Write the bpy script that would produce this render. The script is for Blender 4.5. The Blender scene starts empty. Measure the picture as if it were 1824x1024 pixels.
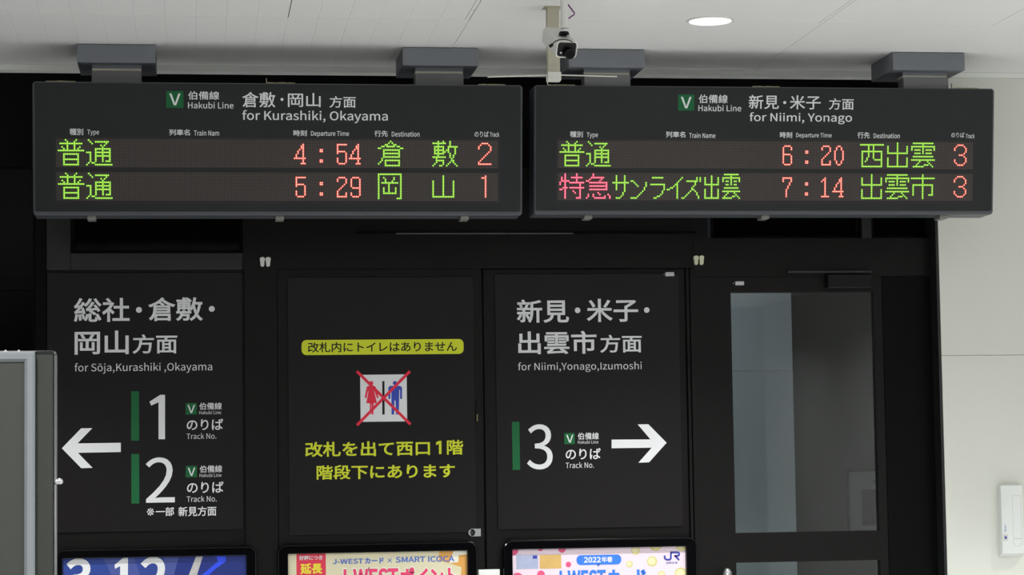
import bpy, bmesh, math, random
from mathutils import Vector, Matrix
random.seed(4)
SC = bpy.context.scene
COL = SC.collection

# ------------------------------------------------------------------ camera
F_PX = 4158.3
YAW, PITCH, ROLL = .135718822, .073657815, -.014043372
CAM = Vector((0, 0, 1.6))
_cy, _sy, _cp, _sp = math.cos(YAW), math.sin(YAW), math.cos(PITCH), math.sin(PITCH)
FW = Vector((_sy*_cp, _cy*_cp, _sp))
_R = Vector((_cy, -_sy, 0)); _U = _R.cross(FW)
RT = math.cos(ROLL)*_R + math.sin(ROLL)*_U
UP = -math.sin(ROLL)*_R + math.cos(ROLL)*_U
cam_data = bpy.data.cameras.new('camera')
cam_data.sensor_width = 36; cam_data.lens = 36*F_PX/1824
cam_data.clip_start = .05; cam_data.clip_end = 60
cam = bpy.data.objects.new('camera', cam_data); COL.objects.link(cam)
cam.matrix_world = Matrix(((RT.x, UP.x, -FW.x, CAM.x), (RT.y, UP.y, -FW.y, CAM.y), (RT.z, UP.z, -FW.z, CAM.z), (0, 0, 0, 1)))
SC.camera = cam

# ------------------------------------------------------------------ world, exposure, lights
ZC = 3.048                       # ceiling height
YW = 8.5                         # white wall / ceiling joint
w = bpy.data.worlds.new('night'); SC.world = w; w.use_nodes = True
w.node_tree.nodes['Background'].inputs[0].default_value = (.05, .055, .06, 1)
w.node_tree.nodes['Background'].inputs[1].default_value = .25
SC.view_settings.view_transform = 'Standard'; SC.view_settings.look = 'None'
SC.view_settings.gamma = 1; SC.view_settings.use_curve_mapping = False
SC.view_settings.exposure = 0

def area(name, loc, size, power, color=(.99, 1, 1), spread=180, rot=(0, 0, 0), shape='DISK'):
    l = bpy.data.lights.new(name, 'AREA'); l.shape = shape; l.size = size; l.energy = power
    l.color = color; l.spread = math.radians(spread)
    o = bpy.data.objects.new(name, l); o.location = loc; o.rotation_euler = rot; COL.objects.link(o)
    return o
for yy in (7.52, 5.3, 3.1, .9, -1.3, -3.5):
    for xx in (-.75, 1.705, 4.15):
        area('downlight_lamp', (xx, yy, ZC-.006), .13, 29 if yy > 7 else 49, spread=86 if yy > 7 else 145)
# unseen lamps added to brighten the room behind the glass door
area('office_fill', (1.55, 8.95, 2.85), .3, 5.5, color=(.92, .96, 1), spread=170)
area('office_fill', (3.6, 9.6, .9), .3, .45, color=(1, 1, .9), spread=170)

# ------------------------------------------------------------------ pixel -> place helpers
def ray(x, y): return FW + RT*((x-912)/F_PX) + UP*((512-y)/F_PX)
def P(x, y, Y):
    d = ray(x, y); return CAM + d*(Y/d.y)
class Pl:
    """a working plane: origin o, right u, up v, outward n (towards the hall)"""
    def __init__(s, o, u, v): s.o, s.u, s.v = Vector(o), Vector(u), Vector(v); s.n = s.u.cross(s.v)
    def px(s, x, y):
        d = ray(x, y); t = (s.o-CAM).dot(s.n)/d.dot(s.n); q = CAM+d*t-s.o
        return q.dot(s.u), q.dot(s.v)
    def pt(s, a, b, h=0): return s.o + s.u*a + s.v*b + s.n*h
def wallplane(Y): return Pl((0, Y, 0), (1, 0, 0), (0, 0, 1))

# ------------------------------------------------------------------ materials
def mat(name, color, rough=.5, metal=0, spec=.5, noise=0, nscale=20, bump=0, emit=None, estr=0, trans=0, coat=0):
    m = bpy.data.materials.new(name); m.use_nodes = True
    nt = m.node_tree; b = nt.nodes['Principled BSDF']
    c = (*color, 1)
    b.inputs['Base Color'].default_value = c
    b.inputs['Roughness'].default_value = rough; b.inputs['Metallic'].default_value = metal
    b.inputs['Specular IOR Level'].default_value = spec
    b.inputs['Transmission Weight'].default_value = trans
    b.inputs['Coat Weight'].default_value = coat
    if emit:
        b.inputs['Emission Color'].default_value = (*emit, 1); b.inputs['Emission Strength'].default_value = estr
    if noise or bump:
        tc = nt.nodes.new('ShaderNodeTexCoord'); n = nt.nodes.new('ShaderNodeTexNoise')
        n.inputs['Scale'].default_value = nscale; n.inputs['Detail'].default_value = 5
        nt.links.new(tc.outputs['Object'], n.inputs['Vector'])
        if noise:
            mx = nt.nodes.new('ShaderNodeMix'); mx.data_type = 'RGBA'
            mx.inputs[6].default_value = tuple(max(0, v*(1-noise)) for v in color)+(1,)
            mx.inputs[7].default_value = tuple(min(1, v*(1+noise)) for v in color)+(1,)
            nt.links.new(n.outputs['Fac'], mx.inputs[0]); nt.links.new(mx.outputs[2], b.inputs['Base Color'])
        if bump:
            bp = nt.nodes.new('ShaderNodeBump'); bp.inputs['Strength'].default_value = bump; bp.inputs['Distance'].default_value = .002
            nt.links.new(n.outputs['Fac'], bp.inputs['Height']); nt.links.new(bp.outputs[0], b.inputs['Normal'])
    return m
M = dict(
    ceiling=mat('ceiling_paint', (.74, .74, .725), .6, noise=.03, nscale=3, spec=.3),
    trim=mat('trim_paint', (.84, .85, .81), .5, noise=.02, spec=.3),
    white=mat('white_wall', (.705, .715, .65), .5, noise=.02, nscale=4, spec=.3),
    hall=mat('hall_wall', (.6, .6, .59), .7, noise=.04),
    floor=mat('floor_tile', (.43, .43, .425), .35, noise=.1, nscale=6),
    dark=mat('dark_bronze', (.0055, .0048, .0046), .42, noise=.12, nscale=14, spec=.16),
    darker=mat('black_frame', (.002, .002, .002), .45, noise=.1, spec=.08),
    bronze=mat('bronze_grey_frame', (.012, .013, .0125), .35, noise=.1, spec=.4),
    sheet=mat('sign_sheet', (.0085, .0072, .0078), .36, noise=.06, nscale=30, spec=.22),
    pane=mat('dark_pane', (.002, .002, .002), .12, spec=.08, noise=.1),
    print_white=mat('white_print', (.72, .73, .74), .5, spec=.2, noise=.01),
    print_green=mat('green_print', (.010, .115, .038), .5, spec=.2, noise=.02),
    print_yellow=mat('yellow_print', (.62, .68, .035), .5, spec=.2, noise=.02),
    print_black=mat('black_print', (.012, .012, .012), .5, spec=.2, noise=.02),
    print_red=mat('red_print', (.72, .03, .065), .5, spec=.2, noise=.02),
    print_blue=mat('blue_print', (.045, .075, .42), .5, spec=.2, noise=.02),
    board=mat('board_paint', (.008, .0092, .0105), .40, noise=.06, nscale=30, spec=.38, bump=.03),
    board_lip=mat('board_lip_lit', (.06, .066, .075), .4, noise=.06, spec=.5),  # board paint made paler: floor light on the underside put into the colour
    bracket=mat('bracket_grey', (.155, .165, .185), .5, noise=.05, nscale=12),
    neck=mat('neck_grey', (.15, .15, .155), .5, noise=.05, nscale=12),
    alu=mat('bare_aluminium', (.62, .62, .56), .35, metal=.6, noise=.04),
    seal=mat('yellowed_sealant', (.45, .43, .25), .8, noise=.2, nscale=200),
    steel=mat('brushed_steel', (.55, .56, .57), .3, metal=.85, noise=.05, nscale=60),
    silver=mat('silver_frame', (.19, .21, .22), .45, metal=0, noise=.04, nscale=40),
    chrome=mat('chrome', (.75, .76, .77), .12, metal=1, noise=.02),
    slide=mat('slide_plate', (.62, .60, .50), .45, noise=.04),
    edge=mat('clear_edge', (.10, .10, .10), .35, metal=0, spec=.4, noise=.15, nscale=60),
    latch=mat('latch_metal', (.22, .22, .20), .45, metal=.3, noise=.05),
    gpanel=mat('grey_board', (.034, .036, .030), .55, noise=.05, nscale=25),
    gpanel2=mat('olive_grey_board', (.024, .027, .020), .5, noise=.05, nscale=25),
    beige=mat('beige_steel', (.42, .40, .31), .5, noise=.06),
    cream=mat('cream_plastic', (.62, .62, .56), .45, noise=.03),
    camwhite=mat('camera_white', (.66, .66, .63), .4, noise=.03),
    black=mat('black_plastic', (.003, .003, .0035), .3, spec=.2, noise=.1),
    lens=mat('lens_glass', (.002, .002, .003), .15, spec=.08, noise=.1),
    purple=mat('purple_cable', (.17, .035, .15), .5, noise=.05),
    gloss=mat('gloss_black_frame', (.002, .002, .0025), .10, noise=.1, spec=.3),
    brass=mat('brass', (.35, .28, .15), .35, metal=.7, noise=.05),
    intercom=mat('intercom_plastic', (.74, .77, .74), .45, noise=.01),
    groove=mat('groove_grey', (.25, .27, .26), .6, noise=.05),
    partition=mat('partition_paint', (.50, .56, .60), .6, noise=.04, nscale=5),
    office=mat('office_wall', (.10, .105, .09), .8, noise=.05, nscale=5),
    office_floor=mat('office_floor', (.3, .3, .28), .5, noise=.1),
    clipw=mat('clip_white', (.72, .72, .68), .5, noise=.02),
    clipy=mat('clip_yellowed', (.66, .66, .46), .5, noise=.02),
    p_blue=mat('poster_blue', (.012, .028, .20), .35, noise=.03),
    p_blue2=mat('poster_mid_blue', (.025, .055, .27), .35, noise=.03),
    p_blue3=mat('poster_light_blue', (.06, .085, .30), .35, noise=.03),
    p_bright=mat('poster_bright_blue', (.03, .08, .85), .35, noise=.03),
    p_silver=mat('poster_silver', (.5, .48, .47), .35, noise=.3, nscale=70),
    p_cream=mat('poster_cream', (.72, .67, .46), .4, noise=.04, nscale=6),
    p_cream2=mat('poster_pale', (.82, .80, .68), .4, noise=.02),
    p_orange=mat('poster_orange', (.72, .36, .08), .4, noise=.05),
    p_pink=mat('poster_pale_pink', (.78, .64, .72), .4, noise=.06, nscale=8),
    p_pinkdot=mat('poster_pink', (.75, .09, .22), .4, noise=.03),
    p_yellowdot=mat('poster_gold', (.62, .56, .22), .4, noise=.1),
    p_yellowin=mat('poster_gold_light', (.75, .70, .42), .4, noise=.1),
    p_gold=mat('poster_gold_card', (.62, .40, .13), .4, noise=.15, nscale=40),
    p_card=mat('poster_silver_card', (.38, .42, .58), .4, noise=.15, nscale=40),
    p_skyblue=mat('poster_sky_blue', (.035, .19, .75), .4, noise=.02),
    p_red=mat('poster_red', (.72, .035, .08), .4, noise=.02),
    p_hot=mat('poster_hot_pink', (.80, .05, .16), .4, noise=.02),
    p_yel=mat('poster_yellow', (.85, .72, .05), .4, noise=.02),
    p_text=mat('poster_text_blue', (.05, .14, .55), .4, noise=.02),
    p_navy=mat('poster_navy', (.03, .05, .35), .4, noise=.02),
    led_dark=mat('led_surround', (.018, .014, .013), .6, noise=.05),
    downlight=mat('downlight_glow', (1, 1, 1), .5, emit=(.93, .96, 1), estr=9),
    art=mat('framed_picture', (.06, .03, .028), .6, noise=.5, nscale=14),
    mount=mat('picture_mount', (.62, .68, .70), .6, noise=.03),
)
def led_mat(name, c, s): return mat(name, (.02, .02, .02), .5, emit=c, estr=s)
M['green_core'] = led_mat('led_green_core', (.78, 1, .16), 1.25)
M['green_rim'] = led_mat('led_green_rim', (.10, .62, .004), .85)
M['red_core'] = led_mat('led_red_core', (1, .72, .55), 1.5)
M['red_rim'] = led_mat('led_red_rim', (1, .02, .012), 1.1)
M['rose_core'] = led_mat('led_rose_core', (1, .50, .64), 1.25)
M['rose_rim'] = led_mat('led_rose_rim', (1, .002, .075), 1.1)
# unlit dots of the matrix: colour only, on the display face
def matrix_mat(name, pitch):
    m = mat(name, (.03, .025, .022), .45); nt = m.node_tree; b = nt.nodes['Principled BSDF']
    uv = nt.nodes.new('ShaderNodeUVMap'); sep = nt.nodes.new('ShaderNodeSeparateXYZ'); nt.links.new(uv.outputs[0], sep.inputs[0])
    def mth(op, a, v=None):
        n = nt.nodes.new('ShaderNodeMath'); n.operation = op
        for i, x in enumerate((a, v)):
            if x is None: continue
            if isinstance(x, (int, float)): n.inputs[i].default_value = x
            else: nt.links.new(x, n.inputs[i])
        return n.outputs[0]
    def cen(o):
        f = mth('FRACT', o); s = mth('SUBTRACT', f, .5); return mth('MULTIPLY', s, s)
    d = mth('SQRT', mth('ADD', cen(sep.outputs[0]), cen(sep.outputs[1])))
    k = mth('LESS_THAN', d, .36)
    mx = nt.nodes.new('ShaderNodeMix'); mx.data_type = 'RGBA'
    mx.inputs[6].default_value = (.008, .006, .0055, 1); mx.inputs[7].default_value = (.075, .056, .050, 1)
    nt.links.new(k, mx.inputs[0]); nt.links.new(mx.outputs[2], b.inputs['Base Color'])
    return m
M['matrix'] = matrix_mat('led_matrix', .00595)
def glass_mat():
    m = bpy.data.materials.new('clear_glass'); m.use_nodes = True; nt = m.node_tree
    nt.nodes.remove(nt.nodes['Principled BSDF']); out = nt.nodes['Material Output']
    g = nt.nodes.new('ShaderNodeBsdfGlossy'); g.inputs['Roughness'].default_value = .02; g.inputs['Color'].default_value = (1, 1, 1, 1)
    t = nt.nodes.new('ShaderNodeBsdfTransparent'); t.inputs['Color'].default_value = (.88, .90, .895, 1)
    f = nt.nodes.new('ShaderNodeFresnel'); f.inputs['IOR'].default_value = 1.45
    mx = nt.nodes.new('ShaderNodeMixShader')
    nt.links.new(f.outputs[0], mx.inputs[0]); nt.links.new(t.outputs[0], mx.inputs[1]); nt.links.new(g.outputs[0], mx.inputs[2])
    nt.links.new(mx.outputs[0], out.inputs['Surface']); return m
M['glass'] = glass_mat()

# ------------------------------------------------------------------ object helpers
def tag(o, label=None, cat=None, group=None, kind=None):
    for k, v in (('label', label), ('category', cat), ('group', group), ('kind', kind)):
        if v: o[k] = v
    return o
def empty(name, loc, **k):
    o = bpy.data.objects.new(name, None); o.location = loc; o.empty_display_size = .1; COL.objects.link(o); return tag(o, **k)
def worldloc(o):
    v = Vector(o.location)
    while o.parent: o = o.parent; v += Vector(o.location)
    return v
def link(name, bm, m, parent=None, base=None, smooth=False, **k):
    """link a bmesh given in world coordinates as ONE object"""
    me = bpy.data.meshes.new(name)
    org = worldloc(parent) if parent else Vector((0, 0, 0))
    if base is not None: b = Vector(base)-org
    elif parent: b = Vector((0, 0, 0))
    else:
        xs = [v.co for v in bm.verts]; b = Vector(((min(c.x for c in xs)+max(c.x for c in xs))/2, (min(c.y for c in xs)+max(c.y for c in xs))/2, min(c.z for c in xs)))
    bmesh.ops.translate(bm, verts=bm.verts, vec=-(org+b))
    bm.to_mesh(me); bm.free()
    for mm in (m if isinstance(m, (list, tuple)) else [m]): me.materials.append(mm)
    if smooth:
        for p in me.polygons: p.use_smooth = True
    o = bpy.data.objects.new(name, me); o.location = b; COL.objects.link(o)
    if parent: o.parent = parent
    return tag(o, **k)
def bx(bm, a, b, bev=0):
    """world axis box between corners a and b"""
    lo = [min(a[i], b[i]) for i in range(3)]; hi = [max(a[i], b[i]) for i in range(3)]
    r = bmesh.ops.create_cube(bm, size=1)
    for v in r['verts']: v.co = Vector([(lo[i]+hi[i])/2 + v.co[i]*(hi[i]-lo[i]) for i in range(3)])
    if bev:
        es = list({e for v in r['verts'] for e in v.link_edges})
        bmesh.ops.bevel(bm, geom=es, offset=bev, segments=2, profile=.6, affect='EDGES')
    return bm
def box(a, b, bev=0): return bx(bmesh.new(), a, b, bev)
def obox(c, ax, size, bev=0, bm=None):
    """oriented box, ax = three unit axes"""
    bm = bm or bmesh.new(); r = bmesh.ops.create_cube(bm, size=1)
    for v in r['verts']: v.co = Vector(c) + sum((ax[i]*v.co[i]*size[i] for i in range(3)), Vector())
    if bev:
        es = list({e for v in r['verts'] for e in v.link_edges})
        bmesh.ops.bevel(bm, geom=es, offset=bev, segments=3, profile=.5, affect='EDGES')
    return bm
def prism(pl, poly, h0, h1, bm=None):
    bm = bm or bmesh.new()
    area2 = sum(poly[i][0]*poly[(i+1) % len(poly)][1]-poly[(i+1) % len(poly)][0]*poly[i][1] for i in range(len(poly)))
    if area2 < 0: poly = poly[::-1]
    a = [bm.verts.new(pl.pt(x, y, h0)) for x, y in poly]; b = [bm.verts.new(pl.pt(x, y, h1)) for x, y in poly]
    bm.faces.new(b); bm.faces.new(a[::-1]); n = len(poly)
    for i in range(n): bm.faces.new((a[i], a[(i+1) % n], b[(i+1) % n], b[i]))
    return bm
def rr(x0, y0, x1, y1, r, k=5, corners=(1, 1, 1, 1)):
    """rounded rectangle, ccw from bottom-right: br, tr, tl, bl"""
    out = []
    for (cx, cy, a0), c in zip(((x1-r, y0+r, -90), (x1-r, y1-r, 0), (x0+r, y1-r, 90), (x0+r, y0+r, 180)), corners):
        if c:
            for i in range(k+1):
                a = math.radians(a0+90*i/k); out.append((cx+r*math.cos(a), cy+r*math.sin(a)))
        else:
            a = math.radians(a0+45); out.append((cx+r*math.copysign(1, math.cos(a)), cy+r*math.copysign(1, math.sin(a))))
    return out
def loops(bm, pl, seq, close=False, cap=True):
    """skin a sequence of (poly, h) loops of equal length"""
    vs = [[bm.verts.new(pl.pt(x, y, h)) for x, y in poly] for poly, h in seq]
    pairs = list(zip(vs, vs[1:])) + ([(vs[-1], vs[0])] if close else [])
    n = len(vs[0])
    for A, B in pairs:
        for i in range(n): bm.faces.new((A[i], A[(i+1) % n], B[(i+1) % n], B[i]))
    if cap and not close: bm.faces.new(vs[0][::-1]); bm.faces.new(vs[-1])
    bmesh.ops.recalc_face_normals(bm, faces=bm.faces)
    return bm
def tube(pts, r, bm=None, seg=8, cap=True, r2=None):
    bm = bm or bmesh.new(); pts = [Vector(p) for p in pts]; prev = None; rings = []
    for i, p in enumerate(pts):
        d = (pts[min(i+1, len(pts)-1)]-pts[max(i-1, 0)]).normalized()
        a = d.orthogonal().normalized() if prev is None else (prev - d*prev.dot(d)).normalized()
        prev = a; b = d.cross(a)
        rad = r if r2 is None else r+(r2-r)*i/(len(pts)-1)
        rings.append([bm.verts.new(p+a*rad*math.cos(2*math.pi*k/seg)+b*rad*math.sin(2*math.pi*k/seg)) for k in range(seg)])
    for A, B in zip(rings, rings[1:]):
        for k in range(seg): bm.faces.new((A[k], A[(k+1) % seg], B[(k+1) % seg], B[k]))
    if cap: bm.faces.new(rings[0][::-1]); bm.faces.new(rings[-1])
    return bm
def disc(pl, cx, cy, r, h0, h1, seg=24, bm=None, ry=None):
    ry = ry or r
    return prism(pl, [(cx+r*math.cos(2*math.pi*i/seg), cy+ry*math.sin(2*math.pi*i/seg)) for i in range(seg)], h0, h1, bm)

# ------------------------------------------------------------------ lettering
GLYPHS={
' ':(79,[]),
',':(98,[[24,-60,26,-67,58,-53,77,-27,77,7,77,30,67,44,50,44,37,44,26,36,26,22,26,8,37,-1,50,-1,51,-1,52,0,54,0,53,-21,40,-38,19,-48,21,-54]]),
'-':(122,[[16,94,16,86,46,86,76,86,106,86,106,94,106,102,106,110,76,110,46,110,16,110,16,102]]),
'.':(98,[[36,-5,49,-5,61,-5,72,5,72,20,72,34,61,44,49,44,36,44,26,34,26,20,26,5]]),
'0':(195,[[48,-5,97,-5,146,-5,177,40,177,129,177,218,146,261,97,261,48,261,18,218,18,129,18,40],[126,21,97,21,68,21,48,54,48,129,48,204,68,236,97,236,126,236,146,204,146,129,146,54]]),
'1':(195,[[31,9,31,0,78,0,125,0,172,0,172,9,172,18,172,27,154,27,137,27,120,27,120,103,120,180,120,257,112,257,104,257,96,257,82,249,65,243,42,238,42,232,42,225,42,218,58,218,73,218,88,218,88,154,88,90,88,27,69,27,50,27,31,27,31,18]]),
'2':(195,[[15,6,15,0,69,0,123,0,177,0,177,9,177,18,177,28,153,28,129,28,106,28,93,28,77,26,64,25,124,82,165,134,165,186,165,231,136,261,90,261,57,261,35,246,14,224,20,218,26,212,33,206,47,223,65,235,86,235,118,235,133,214,133,185,133,140,96,89,15,19,15,13]]),
'3':(195,[[52,-5,92,-5,138,-5,175,23,175,69,175,104,151,126,120,134,120,134,120,135,120,136,148,145,166,166,166,197,166,238,134,261,91,261,62,261,39,248,20,231,25,224,31,217,37,210,51,225,69,235,90,235,117,235,133,219,133,195,133,167,116,146,62,146,62,137,62,129,62,121,122,121,142,101,142,70,142,40,121,22,90,22,61,22,42,36,27,51,21,45,16,38,10,31,27,12]]),
'A':(213,[[30,86,1,0,12,0,23,0,34,0,42,26,51,52,59,78,90,78,121,78,153,78,161,52,169,26,177,0,189,0,200,0,211,0,182,86,153,171,124,257,112,257,100,257,88,257,59,171],[93,104,67,104,71,117,75,130,79,144,89,173,97,200,105,230,106,230,106,230,106,230,115,201,123,173,132,144,136,130,141,117,145,104,119,104]]),
'C':(224,[[68,-5,132,-5,165,-5,190,9,211,32,205,39,199,46,193,53,176,35,158,24,133,24,84,24,54,64,54,129,54,193,86,233,134,233,157,233,173,223,187,209,193,216,199,223,204,230,190,246,165,261,134,261,69,261,20,211,20,128,20,45]]),
'D':(241,[[35,86,35,0,57,0,79,0,101,0,178,0,220,48,220,129,220,211,178,257,99,257,78,257,57,257,35,257,35,171],[77,27,68,27,68,95,68,162,68,230,77,230,87,230,97,230,157,230,187,194,187,129,187,64,157,27,97,27,87,27]]),
'E':(207,[[35,86,35,0,86,0,136,0,187,0,187,9,187,18,187,28,147,28,107,28,68,28,68,59,68,90,68,121,100,121,132,121,165,121,165,130,165,140,165,149,132,149,100,149,68,149,68,176,68,202,68,229,106,229,145,229,183,229,183,238,183,248,183,257,134,257,85,257,35,257,35,171]]),
'H':(255,[[35,86,35,0,46,0,57,0,68,0,68,40,68,81,68,121,107,121,147,121,187,121,187,81,187,40,187,0,198,0,209,0,220,0,220,86,220,171,220,257,209,257,198,257,187,257,187,221,187,185,187,149,147,149,107,149,68,149,68,185,68,221,68,257,57,257,46,257,35,257,35,171]]),
'I':(103,[[35,86,35,0,46,0,57,0,68,0,68,86,68,171,68,257,57,257,46,257,35,257,35,171]]),
'J':(188,[[50,-5,83,-5,133,-5,154,31,154,75,154,136,154,196,154,257,143,257,132,257,121,257,121,197,121,138,121,78,121,40,107,24,80,24,61,24,47,32,35,53,28,47,20,42,12,36,27,9]]),
'K':(227,[[35,86,35,0,46,0,57,0,68,0,68,27,68,54,68,81,82,99,97,116,112,134,137,89,163,45,189,0,201,0,213,0,225,0,194,53,163,106,132,159,159,192,186,224,213,257,200,257,188,257,176,257,140,214,104,171,68,128,68,128,68,128,68,128,68,171,68,214,68,257,57,257,46,257,35,257,35,171]]),
'L':(190,[[35,86,35,0,84,0,132,0,180,0,180,9,180,18,180,28,143,28,105,28,68,28,68,104,68,180,68,257,57,257,46,257,35,257,35,171]]),
'M':(285,[[35,86,35,0,45,0,55,0,64,0,64,47,64,95,64,142,64,164,62,195,60,218,61,218,61,218,62,218,69,198,75,179,82,159,99,115,115,70,131,26,138,26,145,26,153,26,169,70,185,115,201,159,208,179,215,198,222,218,222,218,223,218,223,218,221,195,219,164,219,142,219,95,219,47,219,0,229,0,239,0,249,0,249,86,249,171,249,257,236,257,223,257,210,257,194,211,177,165,161,119,155,102,150,84,143,66,143,66,142,66,142,66,136,84,130,102,123,119,107,165,91,211,74,257,61,257,48,257,35,257,35,171]]),
'N':(254,[[35,86,35,0,46,0,56,0,66,0,66,45,66,90,66,135,66,162,63,189,62,215,62,215,63,215,63,215,73,197,82,180,91,162,122,108,153,54,185,0,196,0,207,0,218,0,218,86,218,171,218,257,208,257,197,257,187,257,187,212,187,168,187,123,187,97,189,68,192,42,191,42,190,42,190,42,181,60,171,77,162,95,131,149,100,203,68,257,57,257,46,257,35,257,35,171]]),
'O':(260,[[65,-5,130,-5,194,-5,239,47,239,129,239,211,194,261,130,261,65,261,20,211,20,129,20,47],[176,24,130,24,84,24,54,65,54,129,54,193,84,233,130,233,176,233,206,193,206,129,206,65]]),
'R':(223,[[82,135,68,135,68,167,68,199,68,230,82,230,96,230,111,230,151,230,173,218,173,185,173,151,151,135,111,135,96,135],[155,36,176,0,188,0,200,0,213,0,191,37,169,75,147,112,182,121,205,145,205,185,205,238,168,257,116,257,89,257,62,257,35,257,35,171,35,86,35,0,46,0,57,0,68,0,68,36,68,73,68,109,83,109,98,109,114,109,135,73]]),
'S':(209,[[70,-5,106,-5,160,-5,194,28,194,68,194,106,171,124,141,137,129,142,116,147,104,153,84,161,62,171,62,196,62,218,81,233,110,233,133,233,152,224,168,209,174,216,179,223,185,230,167,248,140,261,110,261,63,261,29,233,29,193,29,156,57,138,81,127,93,122,105,117,118,111,142,100,161,92,161,65,161,41,141,24,107,24,80,24,54,36,36,56,30,48,23,41,17,33,39,10]]),
'T':(210,[[89,76,89,0,99,0,110,0,121,0,121,76,121,153,121,229,147,229,173,229,199,229,199,238,199,248,199,257,136,257,74,257,11,257,11,248,11,238,11,229,37,229,63,229,89,229,89,153]]),
'V':(202,[[55,86,82,0,95,0,107,0,120,0,147,86,174,171,201,257,190,257,179,257,168,257,155,210,141,164,127,118,118,88,112,63,102,33,102,33,101,33,101,33,91,63,85,88,76,118,62,164,48,210,34,257,23,257,12,257,0,257,28,171]]),
'W':(308,[[45,86,63,0,76,0,89,0,102,0,115,52,127,103,140,155,144,175,149,194,153,213,153,213,154,213,154,213,159,194,162,175,167,155,180,103,193,52,206,0,219,0,232,0,245,0,263,86,280,171,298,257,288,257,277,257,267,257,258,210,249,164,239,117,235,89,230,62,225,34,225,34,224,34,223,34,217,62,211,90,205,117,193,164,181,210,169,257,160,257,150,257,140,257,128,210,116,164,104,117,98,89,92,62,86,34,86,34,85,34,85,34,79,62,75,89,69,117,60,164,51,210,42,257,31,257,20,257,9,257,27,171]]),
'Y':(186,[[77,33,77,0,87,0,98,0,109,0,109,33,109,66,109,99,135,152,160,204,186,257,175,257,164,257,153,257,142,232,131,208,120,184,112,165,103,147,94,128,93,128,93,128,92,128,83,147,76,165,67,184,56,208,45,232,34,257,23,257,11,257,0,257,25,204,51,152,77,99,77,66]]),
'a':(197,[[44,-5,76,-5,99,-5,121,8,139,23,139,23,140,23,140,23,141,15,142,8,143,0,152,0,160,0,169,0,169,39,169,78,169,117,169,164,150,195,103,195,72,195,46,181,29,170,33,163,37,155,41,148,56,158,76,168,98,168,129,168,137,145,137,120,56,111,21,91,21,49,21,15],[103,21,85,21,66,21,51,30,51,51,51,76,73,92,137,99,137,81,137,64,137,46,119,30]]),
'b':(217,[[98,-5,116,-5,159,-5,199,33,199,98,199,157,172,195,123,195,102,195,81,183,63,168,63,180,64,191,64,202,64,228,64,253,64,279,54,279,43,279,32,279,32,186,32,93,32,0,41,0,49,0,58,0,59,7,60,13,61,20,61,20,62,20,62,20,78,5],[142,22,111,22,98,22,81,27,64,42,64,75,64,109,64,142,82,159,99,168,115,168,151,168,165,140,165,98,165,51]]),
'c':(179,[[57,-5,107,-5,130,-5,152,5,169,19,164,26,159,34,155,41,143,30,127,22,110,22,75,22,51,51,51,95,51,139,76,168,111,168,126,168,138,161,149,152,154,159,160,166,165,173,152,185,134,195,110,195,61,195,18,158,18,95,18,32]]),
'e':(194,[[58,-5,109,-5,135,-5,155,4,172,15,168,22,164,29,160,36,146,27,131,21,113,21,77,21,52,47,50,88,92,88,135,88,178,88,179,92,179,99,179,106,179,160,152,195,103,195,60,195,18,157,18,95,18,32],[83,110,49,110,53,148,77,169,104,169,134,169,151,149,151,110,117,110]]),
'f':(114,[[12,172,12,164,20,164,29,164,37,164,37,109,37,55,37,0,48,0,59,0,69,0,69,55,69,109,69,164,83,164,96,164,110,164,110,173,110,181,110,190,96,190,83,190,69,190,69,200,69,210,69,220,69,245,78,258,96,258,103,258,111,256,118,252,120,261,122,269,125,277,116,281,105,283,93,283,55,283,37,259,37,221,37,210,37,200,37,190,29,190,20,189,12,188,12,180]]),
'g':(198,[[50,-88,96,-88,155,-88,193,-57,193,-22,193,10,170,23,126,23,114,23,101,23,89,23,63,23,56,32,56,44,56,55,61,61,68,67,76,63,87,60,96,60,135,60,166,86,166,126,166,143,159,157,150,166,163,166,176,166,189,166,189,174,189,182,189,190,167,190,145,190,123,190,116,193,107,195,96,195,58,195,25,169,25,127,25,104,37,86,50,76,50,76,50,75,50,75,40,68,29,55,29,39,29,24,36,14,46,8,46,7,46,7,46,6,28,-5,18,-20,18,-37,18,-69],[118,82,96,82,74,82,56,99,56,127,56,155,74,172,96,172,119,172,137,155,137,127,137,99],[138,-65,101,-65,66,-65,46,-53,46,-32,46,-21,51,-10,65,0,74,-2,83,-3,90,-3,101,-3,112,-3,123,-3,148,-3,161,-9,161,-27,161,-47]]),
'h':(213,[[32,93,32,0,43,0,54,0,64,0,64,46,64,92,64,138,83,157,97,167,116,167,141,167,152,152,152,116,152,77,152,39,152,0,163,0,174,0,184,0,184,40,184,80,184,120,184,169,166,195,126,195,100,195,81,181,63,163,63,176,64,189,64,202,64,228,64,253,64,279,54,279,43,279,32,279,32,186]]),
'i':(97,[[32,63,32,0,43,0,54,0,64,0,64,63,64,127,64,190,54,190,43,190,32,190,32,127],[36,229,48,229,61,229,70,238,70,251,70,263,61,271,48,271,36,271,27,263,27,251,27,238]]),
'j':(97,[[1,-85,12,-85,50,-85,64,-61,64,-22,64,49,64,120,64,190,54,190,43,190,33,190,33,120,33,49,33,-22,33,-45,28,-59,9,-59,2,-59,-4,-57,-9,-56,-11,-64,-13,-72,-15,-80,-9,-83],[36,229,48,229,61,229,70,238,70,251,70,263,61,271,48,271,36,271,27,263,27,251,27,238]]),
'k':(194,[[32,93,32,0,43,0,53,0,64,0,64,17,64,33,64,50,76,64,88,78,99,92,118,61,137,31,155,0,167,0,178,0,190,0,166,38,142,76,118,113,139,139,160,165,181,190,169,190,158,190,146,190,119,157,92,123,65,90,65,90,64,90,64,90,64,153,64,216,64,279,53,279,43,279,32,279,32,186]]),
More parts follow.
